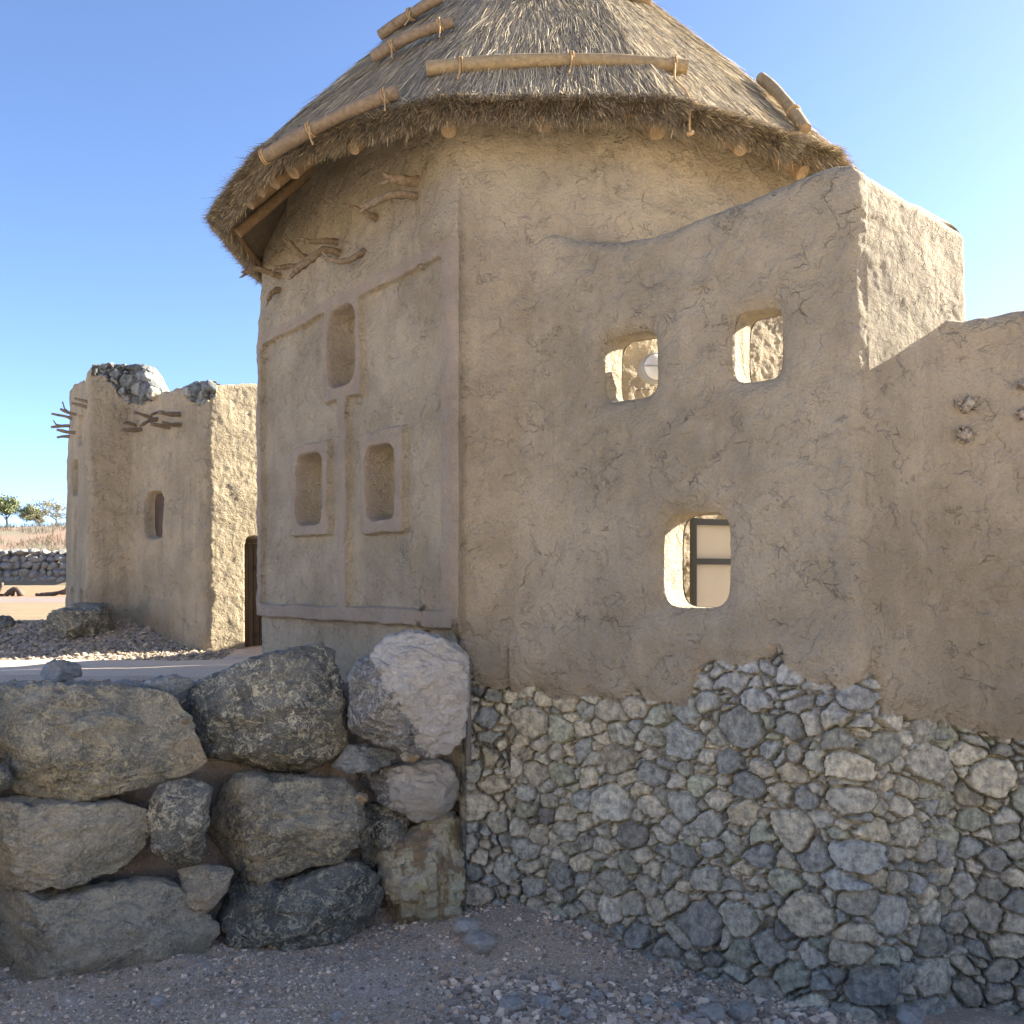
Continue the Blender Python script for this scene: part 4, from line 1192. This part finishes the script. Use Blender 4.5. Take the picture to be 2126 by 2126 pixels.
def boulder(name, label, outline, d, depth, mat, sub=6, seed=0, cuts=5, rough=1.0, cat="boulder", group=None):
    """a solid rock: silhouette in photo pixels, at depth d, `depth` = half thickness in metres"""
    r = np.random.default_rng(seed + 1000)
    o_ = np.array(outline, float)
    c = (o_.min(0) + o_.max(0)) / 2
    q = np.concatenate([o_, o_[:1]])
    seg = resample(q, 2.0)
    an = np.arctan2(-(seg[:, 1] - c[1]), seg[:, 0] - c[0]); ra = np.hypot(seg[:, 0] - c[0], seg[:, 1] - c[1]) / F * d
    k = np.argsort(an); an, ra = an[k], ra[k]
    V, T = ICO[sub]
    th = np.arctan2(V[:, 2], V[:, 0])
    R = np.interp(th, np.concatenate([an - 2 * np.pi, an, an + 2 * np.pi]), np.tile(ra, 3))
    lat = np.hypot(V[:, 0], V[:, 2]); dp = -V[:, 1]                      # dp > 0 faces the yard
    latp = np.sin(np.arctan2(lat, np.abs(dp))) ** 0.62
    dpp = np.sign(dp) * np.abs(dp) ** 0.66
    P = np.stack([R * latp * np.cos(th), -dpp * depth, R * latp * np.sin(th)], -1)
    scl = np.array([ra.mean(), depth, ra.mean()])
    for _ in range(cuts):                                               # broken faces
        n_ = r.normal(size=3) * np.array([.6, .5, .6]); n_[1] = -abs(n_[1]) - .45; n_ /= np.linalg.norm(n_)
        s_ = (P / scl) @ n_
        lim = r.uniform(.58, .90)
        ex = np.maximum(s_ - lim, 0)
        P -= (ex * .97)[:, None] * n_ * scl
    sd = np.array([seed * 3.1, seed * 1.3, seed * 0.7])
    sz = ra.mean()
    N_v = P / scl; N_v /= np.linalg.norm(N_v, axis=1)[:, None] + 1e-9
    dis = .045 * fbm(P / sz * 1.5 + sd, 3) * sz
    rid = 1 - np.abs(fbm(P * np.array([4.5, 4.5, 9]) + sd, 4, .55))
    bil = np.abs(perlin(P * np.array([3.2, 3.2, 4.6]) + sd)) + .5 * np.abs(perlin(P * np.array([7, 7, 10]) + sd + 3)) + .25 * np.abs(perlin(P * 16 + sd + 8))
    dis += rough * (.012 * (rid - .7) + .008 * fbm(P * 13 + sd, 4, .6) + .050 * (bil - .35))
    st_ = fbm(P * np.array([2.4, 2.4, 4.8]) + sd + 9, 3, .5)
    dis += rough * .024 * (sstep(.02, .08, st_) - .5)
    P = P + N_v * dis[:, None]
    # widen or narrow so that the widest girth in every direction is the rock's own outline
    nb_ = 72
    ta = np.arctan2(P[:, 2], P[:, 0]); la = np.hypot(P[:, 0], P[:, 2])
    kb = ((ta + np.pi) / (2 * np.pi) * nb_).astype(int) % nb_
    mx = np.full(nb_, 1e-3); np.maximum.at(mx, kb, la)
    cen_ = (np.arange(nb_) + .5) / nb_ * 2 * np.pi - np.pi
    want = np.interp(cen_, np.concatenate([an - 2 * np.pi, an, an + 2 * np.pi]), np.tile(ra, 3))
    fac = np.clip(want / mx, .75, 1.6)
    fac = (np.roll(fac, 1) + 4 * fac + np.roll(fac, -1)) / 6
    fv = np.interp(ta, np.concatenate([[cen_[-1] - 2 * np.pi], cen_, [cen_[0] + 2 * np.pi]]), np.concatenate([[fac[-1]], fac, [fac[0]]]))
    P[:, 0] *= fv; P[:, 2] *= fv
    ctr = Vector(px(c[0], c[1], d))
    me = raw_mesh(name, P, None, T, [mat])
    ob = link(name, me, None, ctr)
    tag(ob, label, cat, group)
    return ob

def cz(pts):
    return [(x * .5176, 1300 + y * .5176) for x, y in pts]
def fd_(x, y):
    return 8.15 + 1.45 * x / 970 + (2100 - y) / 700 * .40
G_BW = "boulders of the dry stacked retaining wall"
BL = [
 ("wide brown grey boulder with cream veins, top of the stacked wall below the blue rock", M_BG, 6, [(-230, 250), (0, 240), (130, 235), (250, 230), (330, 238), (450, 240), (600, 262), (690, 330), (745, 450), (797, 560), (700, 615), (560, 645), (400, 685), (250, 697), (130, 670), (60, 620), (0, 530), (-230, 470)], .42),
 ("dark wedge shaped boulder with pale veins at the wall top, beside the big whitish boulder", M_BD, 6, [(755, 240), (800, 222), (900, 175), (1050, 120), (1160, 95), (1270, 78), (1320, 110), (1345, 200), (1370, 310), (1388, 480), (1330, 525), (1270, 565), (1200, 608), (1080, 602), (960, 575), (830, 530), (780, 470), (755, 350)], .48),
 ("big rounded whitish boulder standing highest against the hut corner", M_BP, 6, [(1500, 100), (1545, 48), (1640, 20), (1750, 45), (1840, 90), (1875, 145), (1872, 300), (1862, 430), (1800, 500), (1720, 518), (1600, 492), (1500, 472), (1400, 430), (1394, 360), (1405, 250), (1430, 170)], .42),
 ("small tapering grey stone wedged under the whitish boulder", M_BL, 5, [(1320, 578), (1400, 475), (1470, 478), (1545, 500), (1582, 520), (1560, 560), (1480, 582), (1400, 592)], .22),
 ("pale sloping stone lying between the whitish boulder and the tall brown boulder", M_BP, 5, [(1420, 597), (1520, 575), (1640, 550), (1740, 538), (1800, 558), (1832, 620), (1832, 700), (1790, 755), (1740, 778), (1670, 783), (1600, 745), (1520, 690), (1440, 640)], .30),
 ("long tan boulder in the middle course, sticking out of the picture edge", M_BT, 6, [(-230, 690), (60, 688), (150, 698), (280, 698), (430, 708), (500, 735), (560, 770), (583, 820), (550, 880), (500, 950), (430, 1002), (320, 1028), (250, 1022), (150, 1034), (60, 1054), (-230, 1080)], .42),
 ("narrow upright dark green boulder between two wider ones in the middle course", M_BD, 5, [(650, 630), (700, 616), (780, 630), (832, 660), (830, 740), (812, 850), (802, 930), (770, 974), (700, 982), (660, 970), (630, 910), (600, 840), (580, 760), (610, 700)], .30),
 ("rounded grey brown boulder in the middle course, under the dark wedge shaped one", M_BG, 6, [(930, 600), (1000, 588), (1100, 608), (1250, 613), (1370, 620), (1405, 660), (1442, 720), (1455, 790), (1430, 875), (1370, 935), (1230, 974), (1100, 1008), (980, 1004), (910, 962), (850, 892), (806, 840), (840, 755), (890, 660)], .40),
 ("little two toned tan and blue grey stone filling the gap above the lowest course", M_BT, 5, [(700, 985), (790, 968), (860, 973), (932, 990), (910, 1060), (860, 1122), (800, 1168), (740, 1152), (718, 1100), (726, 1040)], .20),
 ("largest boulder, tan and mottled, at the foot of the stacked wall by the gravel", M_BT, 6, [(-230, 1070), (60, 1048), (160, 1035), (210, 1064), (340, 1058), (500, 1033), (620, 1038), (700, 1090), (760, 1170), (812, 1240), (828, 1300), (760, 1352), (680, 1402), (560, 1432), (480, 1492), (400, 1524), (250, 1564), (80, 1590), (0, 1515), (-230, 1480)], .50),
 ("broad dark green boulder with a blue grey flank in the lowest course", M_BD, 6, [(955, 1010), (1060, 1010), (1130, 1035), (1250, 990), (1380, 950), (1440, 978), (1500, 1040), (1523, 1110), (1480, 1192), (1400, 1272), (1300, 1322), (1200, 1348), (1050, 1372), (920, 1374), (860, 1332), (817, 1260), (830, 1190), (870, 1100), (920, 1050)], .44),
 ("tall rust streaked boulder standing beside the grey drain pipe", M_BB, 6, [(1640, 830), (1740, 775), (1820, 773), (1848, 860), (1862, 1000), (1862, 1080), (1842, 1190), (1775, 1268), (1660, 1278), (1600, 1232), (1545, 1120), (1515, 1000), (1508, 920), (1570, 868)], .36),
 ("dark recessed boulder in the hollow left of the tall rust streaked one", M_BD, 5, [(1450, 720), (1560, 720), (1660, 770), (1600, 860), (1540, 960), (1500, 1010), (1440, 970), (1440, 840)], .25),
 ("outermost veined boulder of the top course, past the wide brown grey one", M_BG, 5, [(-1100, 300), (-1000, 240), (-700, 230), (-420, 240), (-260, 300), (-250, 480), (-330, 620), (-600, 660), (-900, 640), (-1080, 520)], .42),
 ("outermost dark boulder of the middle course, past the long tan one", M_BD, 5, [(-1000, 720), (-900, 660), (-600, 670), (-330, 690), (-250, 800), (-260, 960), (-400, 1060), (-700, 1080), (-940, 1030), (-1020, 880)], .42),
 ("outermost tan boulder of the lowest course, past the largest one", M_BT, 5, [(-1100, 1150), (-950, 1080), (-600, 1080), (-330, 1090), (-250, 1250), (-270, 1480), (-420, 1590), (-760, 1640), (-1020, 1600), (-1120, 1400)], .5),
 ("dark boulder tip cut off by the picture edge, under the wide veined boulder", M_BD, 4, [(-120, 555), (5, 570), (22, 612), (0, 660), (-120, 675)], .25),
]
for i, (lab, mt, sub, pts, dep) in enumerate(BL):
    q = cz(pts)
    a = np.array(q); q = a.mean(0) + (a - a.mean(0)) * 1.045; cx_, cy_ = a.mean(0)
    d = fd_(cx_, cy_) + dep * .8
    if "two toned" in lab:
        d += .16
    if "recessed" in lab:
        d += .28
    if "whitish boulder standing" in lab:
        d = 9.42
    boulder("boulder", lab, q, d, dep, mt, sub, i + 1, 18, 1.2, "boulder", G_BW)
boulder("boulder", "bluish rock half hidden behind the big whitish boulder", cz([(1405, 250), (1400, 185), (1430, 140), (1490, 122), (1530, 160), (1540, 260), (1450, 300)]), 9.75, .2, M_BL, 4, 40, 4, 1, "boulder", G_BW)

SMALL = [
 ("flat pale slab lying on the terrace edge between the two top boulders", cz([(535, 243), (600, 213), (700, 193), (762, 214), (768, 238), (705, 280), (640, 268), (580, 250)]), 9.55, .16, M_BL),
 ("small blue grey rock sitting on the terrace beside the path", cz([(152, 190), (175, 160), (212, 136), (255, 133), (300, 160), (308, 205), (240, 222), (180, 208)]), 9.85, .16, M_BL),
 ("little low blue stone between the slab and the blue grey rock", cz([(428, 246), (450, 226), (490, 213), (528, 228), (540, 250), (480, 260)]), 9.5, .10, M_BL),
 ("brown pebble caught under the whitish boulder", cz([(1602, 520), (1630, 500), (1670, 500), (1690, 525), (1660, 545), (1620, 542)]), 9.35, .08, M_BB),
 ("brown stone tucked between the pale sloping stone and the recessed boulder", cz([(1420, 690), (1440, 668), (1470, 675), (1478, 700), (1450, 712)]), 9.15, .06, M_BB),
 ("pebble stuck in the crack between the two biggest top boulders", cz([(722, 375), (745, 362), (765, 375), (760, 392), (735, 395)]), 9.1, .05, M_BB),
]
for i, (lab, q, d, dep, mt) in enumerate(SMALL):
    boulder("rock", lab, q, d, dep, mt, 4, 60 + i, 5, .6, "rock")
zc = lambda pts: [(x * .20695, 980 + y * .20695) for x, y in pts]
boulder("boulder", "big dark boulder lying at the foot of the mud house corner", zc([(475, 1510), (500, 1430), (560, 1390), (690, 1350), (780, 1310), (870, 1303), (1000, 1308), (1055, 1350), (1078, 1450), (1094, 1600), (1065, 1730), (900, 1740), (720, 1680), (560, 1600)]), 19.2, .7, M_BD, 5, 80, 6, 2.0)
boulder("boulder", "dark boulder cut by the picture edge near the sandy yard", zc([(-120, 1435), (0, 1440), (40, 1450), (80, 1490), (125, 1535), (90, 1600), (-120, 1620)]), 19.8, .4, M_BD, 4, 81, 5, 2.0)

# ------------------------------------------------------------------ loose rocks and gravel in the yard
def on_ground(x, y):
    d = np.linspace(6.5, 24, 3500)
    zz = ground_z((x - CX) / F * d, d)
    yy = HY - zz / d * F
    k = np.argmax(yy <= y)
    return d[k]
M_RK = mat_boulder("loose_rock", (0.58, 0.53, 0.455), (0.42, 0.385, 0.335), (0.70, 0.66, 0.58), 0.4, (0.50, 0.42, 0.32), 0.6, 33.0, False, .02)
LOOSE = [(1062, 2090, 58, 46, "rounded grey rock at the bottom of the gravel yard, beside a whiter one"), (1130, 2082, 42, 28, "whitish rock in the gravel beside the rounded grey rock"),
         (1476, 2108, 66, 42, "pale angular rock at the wall foot, first of the pair near the gravel corner"), (1546, 2106, 66, 44, "pale lumpy rock at the wall foot, second of the pair near the gravel corner"),
         (1898, 2116, 70, 50, "pale rock under the outer wall at the picture bottom"), (992, 1958, 74, 44, "broken white slab at the foot of the drain pipe"),
         (968, 1925, 60, 40, "chalky crumbled lump behind the broken white slab"), (700, 2110, 26, 18, "little white stone alone in the gravel below the dark green boulder"),
         (1405, 2095, 30, 24, "small blue grey stone next to the pale angular rock"), (1240, 2070, 30, 22, "small round stone in the strip of rubble in front of the whitish rock"),
         (328, 2080, 32, 24, "small pale stone in the gravel below the largest boulder"), (1345, 2080, 28, 24, "small square stone midway along the strip of rubble"),
         (1175, 2105, 34, 24, "flat brown stone in the rubble strip below the whitish rock")]
for i, (x, y, w_, h_, lab) in enumerate(LOOSE):
    r = np.random.default_rng(300 + i)
    d = on_ground(x, y + h_ * .30)
    an = np.linspace(0, 2 * np.pi, 10, endpoint=False) + r.uniform(-.2, .2, 10)
    rr = r.uniform(.82, 1.08, 10)
    q = [(x + w_ / 2 * math.cos(a) * k, y + h_ / 2 * math.sin(a) * k) for a, k in zip(an, rr)]
    boulder("rock", lab, q, d, w_ / 2 / F * d * .9, M_RK if i not in (8,) else M_BL, 4, 200 + i, 8, .35, "rock")

def scatter(n, xr, yr, sizes, seed, dens=None, sink=.25, pal=None):
    r = np.random.default_rng(seed)
    x, y = r.uniform(*xr, n), r.uniform(*yr, n)
    if dens is not None:
        k = r.random(n) < dens(x, y)
        x, y = x[k], y[k]
    n = len(x)
    s = sizes[0] * (sizes[1] / sizes[0]) ** (r.random(n) ** 2.6)
    z = ground_z(x, y)
    V0, T0 = ICO[1]
    k = len(V0)
    base = np.stack([V0 * (1 + .26 * r.normal(size=(k, 1))) for _ in range(12)])
    ids = r.integers(0, 12, n)
    V = base[ids]
    a, b_, c_ = r.uniform(0, 6.28, (3, n))
    sc3 = np.stack([r.uniform(.75, 1.3, n), r.uniform(.7, 1.1, n), r.uniform(.5, .9, n)], -1)
    V = V * sc3[:, None, :]
    ca, sa = np.cos(a)[:, None], np.sin(a)[:, None]
    tl = r.normal(0, .4, n)[:, None]
    X, Y, Z = V[..., 0], V[..., 1], V[..., 2]
    Y, Z = Y * np.cos(tl) - Z * np.sin(tl), Y * np.sin(tl) + Z * np.cos(tl)
    X, Y = X * ca - Y * sa, X * sa + Y * ca
    V = np.stack([X, Y, Z], -1) * s[:, None, None]
    V = V + np.stack([x, y, z + s * (.5 - sink)], -1)[:, None, :]
    T = (T0[None] + (np.arange(n) * k)[:, None, None]).reshape(-1, 3)
    pal = np.array([2.9, 2.45, 1.95]) * np.array([(0.20, 0.187, 0.175), (0.28, 0.26, 0.24), (0.15, 0.14, 0.135), (0.34, 0.318, 0.29), (0.22, 0.19, 0.16), (0.11, 0.105, 0.10), (0.19, 0.193, 0.20)]) if pal is None else pal
    c = pal[r.integers(0, len(pal), n)] * r.uniform(.75, 1.2, (n, 1))
    return V.reshape(-1, 3), T, np.repeat(c, k, 0)
def front_free(x, y):
    """keep off the footprint behind the yard's edge"""
    return (y < edge_y(x) - .02).astype(float)
M_GV = mat_attr("gravel_chips", 0.9, 0.2, .25, .01, 60)
sets = [scatter(46000, (-4.6, 3.3), (6.9, 10.2), (.005, .024), 1, lambda x, y: front_free(x, y) * (.55 + .5 * perlin(np.stack([x * 1.5, y * 1.5, 0 * x], -1)))),
        scatter(4200, (-4.0, 3.3), (7.2, 10.1), (.010, .030), 2, lambda x, y: front_free(x, y) * (.25 + .5 * perlin(np.stack([x, y, 0 * x + 3], -1)))),
        scatter(5200, (-.6, 2.6), (7.3, 8.6), (.012, .055), 3, lambda x, y: front_free(x, y) * sstep(8.55, 7.9, y + .25 * x - .4) * (.7 + .5 * perlin(np.stack([x * 2, y * 2, 0 * x + 3], -1)))),
        scatter(3600, (.3, 2.9), (7.6, 9.9), (.010, .045), 4, lambda x, y: sstep(.75, .2, (PS[1] + PD[1] / PD[0] * (x - PS[0])) - y) * front_free(x, y + .25)),
        scatter(1200, (-4.4, -.4), (7.6, 9.6), (.010, .04), 6, lambda x, y: sstep(.7, .3, edge_y(x) - y) * front_free(x, y))]
nn = 0; VS, TS, CS = [], [], []
for V, T, c in sets:
    VS.append(V); TS.append(T + nn); CS.append(c); nn += len(V)
structure(link("gravel", raw_mesh("gravel", np.concatenate(VS), None, np.concatenate(TS), [M_GV], np.concatenate(CS), False)), "stuff")
palg = np.array([1.5, 1.35, 1.15]) * np.array([(0.24, 0.22, 0.20), (0.32, 0.29, 0.25), (0.19, 0.175, 0.16), (0.38, 0.34, 0.28), (0.15, 0.145, 0.14)])
sets = [scatter(9000, (-10.5, -5.2), (17.2, 20.6), (.012, .06), 11, lambda x, y: .75 + 0 * x, pal=palg),
        scatter(2600, (-5.4, -1.2), (9.2, 11.4), (.006, .035), 12, lambda x, y: (y > edge_y(x) + .2) * .8, pal=palg),
        scatter(2200, (-5.4, -.6), (8.3, 10.4), (.006, .030), 13, lambda x, y: (np.abs(y - edge_y(x) - .2) < .3) * .8)]
nn = 0; VS, TS, CS = [], [], []
for V, T, c in sets:
    VS.append(V); TS.append(T + nn); CS.append(c); nn += len(V)
structure(link("terrace_gravel", raw_mesh("terrace_gravel", np.concatenate(VS), None, np.concatenate(TS), [M_GV], np.concatenate(CS), False)), "stuff")

# ------------------------------------------------------------------ far yard: stacked boulders, driftwood, trees, dry grass
M_FW = mat_boulder("far_boulder", (0.255, 0.247, 0.225), (0.135, 0.135, 0.132), (0.510, 0.480, 0.405), 0.4, (0.300, 0.255, 0.195), 0.25, 40.0)
protos = []
for k in range(5):
    r = np.random.default_rng(500 + k)
    V, T = ICO[4]
    P = V.copy()
    for _ in range(14):
        n_ = r.normal(size=3); n_ /= np.linalg.norm(n_)
        ex = np.maximum(P @ n_ - r.uniform(.55, .8), 0)
        P -= ex[:, None] * n_ * .92
    P += V * (.07 * fbm(P * 2.2 + k * 7, 3))[:, None]
    protos.append(raw_mesh("far_boulder", P, None, T, [M_FW]))
first = None
z_ = 0.0
cnt = 0
for row in range(5):
    x = -32.2 + .2 * (row % 2)
    hgt = [.50, .44, .44, .40, .34][row]
    while x < -21.9:
        wd_ = rng.uniform(.36, .62)
        me = protos[cnt % 5]
        if first is None:
            ob = first = link("boulder", me)
        else:
            ob = first.copy(); ob.data = me; COL.objects.link(ob)
        ob.location = (x + wd_ / 2, 50.55 + row * .16 + rng.uniform(-.06, .06), float(ground_z(x, 50.0)) - .05 + z_ + hgt / 2 + rng.uniform(-.05, .05))
        ob.scale = (wd_ * .66, .42, hgt * .68)
        ob.rotation_euler = (rng.uniform(-.3, .3), rng.uniform(-.35, .35), rng.uniform(0, 6.28) if rng.random() < .0 else rng.uniform(-.5, .5))
        tag(ob, "grey boulder in the far dry stacked wall beyond the sandy yard", "boulder", "boulders of the far stacked wall")
        x += wd_ * .93
        cnt += 1
    z_ += hgt * .86

def gpx(x, d):
    X = (x - CX) / F * d
    return np.array([X, d, float(ground_z(X, d))])
def wood(name, label, pts, r0, r1, extra=()):
    P_ = resample(pts, .12, 2)
    b = MB(); b.tube(P_, np.linspace(r0, r1, len(P_)), 9, 0, 0, .4, len(pts) + r0 * 50)
    for e in extra:
        q_ = resample(e, .12, 1); b.tube(q_, np.linspace(r1, r1 * .5, len(q_)), 7, 0, 0, .4, r1 * 30)
    return tag(b.build(name, [M_DRIFT]), label, "driftwood")
M_DRIFT = mat_wood("dead_wood", (0.13, 0.10, 0.075), (0.08, 0.062, 0.05), (8, 8, 8), 2)
up = lambda p, z: p + np.array([0, 0, z])
D = 35.5
wood("driftwood", "arched stump of dark driftwood on the orange sand", [up(gpx(12, D), .04), up(gpx(20, D), .1), up(gpx(24, D), .20), up(gpx(31, D), .29), up(gpx(38, D), .28), up(gpx(42, D), .16), up(gpx(43, D), .0)], .09, .12, [[up(gpx(24, D), .2), up(gpx(26, D), .0)], [up(gpx(20, D), .22), up(gpx(22, D), .05)]])
wood("driftwood", "long low dead branch on the sand beside the mud house", [up(gpx(84, D), .04), up(gpx(105, D), .07), up(gpx(120, D), .09), up(gpx(132, D), .16), up(gpx(141, D), .22), up(gpx(148, D), .3)], .08, .07, [[up(gpx(137, D), .2), up(gpx(140, D), .42)], [up(gpx(126, D), .1), up(gpx(143, D), .08)], [up(gpx(75, D), .04), up(gpx(86, D), .05)]])
wood("driftwood", "upright forked piece of dead wood at the edge of the sand", [up(gpx(-14, D), .05), up(gpx(-4, D), .08), up(gpx(0, D), .2), up(gpx(3, D), .36), up(gpx(5, D), .48)], .08, .05, [[up(gpx(-4, D), .06), up(gpx(16, D), .03)]])

M_LEAF = mat_attr("leaf", 0.7, 0.2)
M_BARK = mat_plain("bark", (0.17, 0.135, 0.10), 0.9, 0.1, .3)
def tree(name, label, x, d, hgt, wid, leaves, tint, seed, bare=0.0, group=None, lean=0.0):
    r = np.random.default_rng(seed)
    root = gpx(x, d)
    tr = thing(name, label, "tree", root, group)
    b = MB(); tips = []
    def grow(p, dv, L, rad, lev):
        pts = [p]
        q = p.copy(); v = dv.copy()
        for _ in range(4):
            v = v + r.normal(0, .16, 3); v[2] += .05; v /= np.linalg.norm(v)
            q = q + v * L / 4; pts.append(q)
        b.tube(pts, np.linspace(rad, rad * .6, 5), 6 if lev < 2 else 4)
        if lev >= 3:
            tips.append((pts[-1], pts[-3])); return
        for _ in range(3 if lev else 4):
            a = r.uniform(0, 6.28); k = r.uniform(.5, 1.1)
            nv = v * .55 + np.array([math.cos(a) * k * wid / hgt * 1.6, math.sin(a) * k * wid / hgt * 1.6, r.uniform(-.05, .5)])
            nv /= np.linalg.norm(nv)
            grow(pts[-1] if r.random() < .6 else pts[-2], nv, L * r.uniform(.75, 1.05), rad * .58, lev + 1)
    grow(root - np.array([0, 0, .1]), np.array([lean, 0, 1.0]), hgt * .22, hgt * .022, 0)
    b.build("trunk", [M_BARK], tr)
    cl = [t_ for t_ in tips if r.random() > bare]
    if cl and leaves:
        idx = r.integers(0, len(cl), leaves)
        f_ = r.random(leaves)[:, None]
        A = np.array([c[0] for c in cl])[idx]; B_ = np.array([c[1] for c in cl])[idx]
        c = A * f_ + B_ * (1 - f_) + r.normal(0, hgt * .045, (leaves, 3))
        e1 = r.normal(size=(leaves, 3)); e1 /= np.linalg.norm(e1, axis=1)[:, None]
        e2 = np.cross(e1, r.normal(size=(leaves, 3))); e2 /= np.linalg.norm(e2, axis=1)[:, None]
        s_ = hgt * r.uniform(.012, .026, leaves)[:, None]
        V = np.stack([c - e1 * s_, c + e2 * s_ * .45, c + e1 * s_, c - e2 * s_ * .45], 1).reshape(-1, 3)
        cc = np.array(tint) * r.uniform(.6, 1.35, (leaves, 1))
        link("crown", raw_mesh("crown", V, np.arange(leaves * 4).reshape(-1, 4), None, [M_LEAF], np.repeat(cc, 4, 0), False), tr)
    return tr
tree("thorn_tree", "fresh green tree on the bank at the picture edge", 14, 76, 3.9, 3.2, 7500, (0.20, 0.225, 0.11), 1)  # far leaf tints, pale by nature, lightened further to stand for haze
tree("thorn_tree", "broad olive green thorn tree between the fresh green tree and the bare one", 84, 77, 3.0, 3.4, 7000, (0.235, 0.235, 0.135), 2)
tree("thorn_tree", "nearly leafless thorn tree on the bank touching the mud house outline", 119, 74, 3.4, 3.0, 1600, (0.26, 0.25, 0.17), 5, .5)
tree("sapling", "thin sapling on the slope under the olive green tree", 103, 60, 1.7, .5, 120, (0.14, 0.15, 0.07), 4, .5)
tree("sapling", "thin sapling on the slope close to the mud house wall", 127, 60, 1.8, .5, 120, (0.14, 0.15, 0.07), 6, .5)

r = np.random.default_rng(91)
n = 9000
x = r.uniform(-44, -24, n); y = r.uniform(54, 74, n)
kp = (perlin(np.stack([x * .35, y * .35, 0 * x], -1)) > -.05)
x, y = x[kp], y[kp]; n = len(x)
p0 = np.stack([x, y, ground_z(x, y) - .02], -1)
hh = r.uniform(.12, .42, n)
p2 = p0 + np.stack([r.normal(0, .12, n), r.normal(0, .12, n), hh], -1); p1 = (p0 + p2) / 2 + r.normal(0, .02, (n, 3))
side = np.stack([np.ones(n), r.normal(0, .3, n), 0 * x], -1)
pal = np.array([(0.33, 0.28, 0.17), (0.40, 0.33, 0.20), (0.22, 0.21, 0.11), (0.28, 0.22, 0.14)])
V, Q, c = ribbons(p0, p1, p2, r.uniform(.008, .018, n), pal[r.integers(0, 4, n)], side)
structure(link("dry_grass", raw_mesh("dry_grass", V, Q, None, [M_LEAF], c, False)), "stuff")
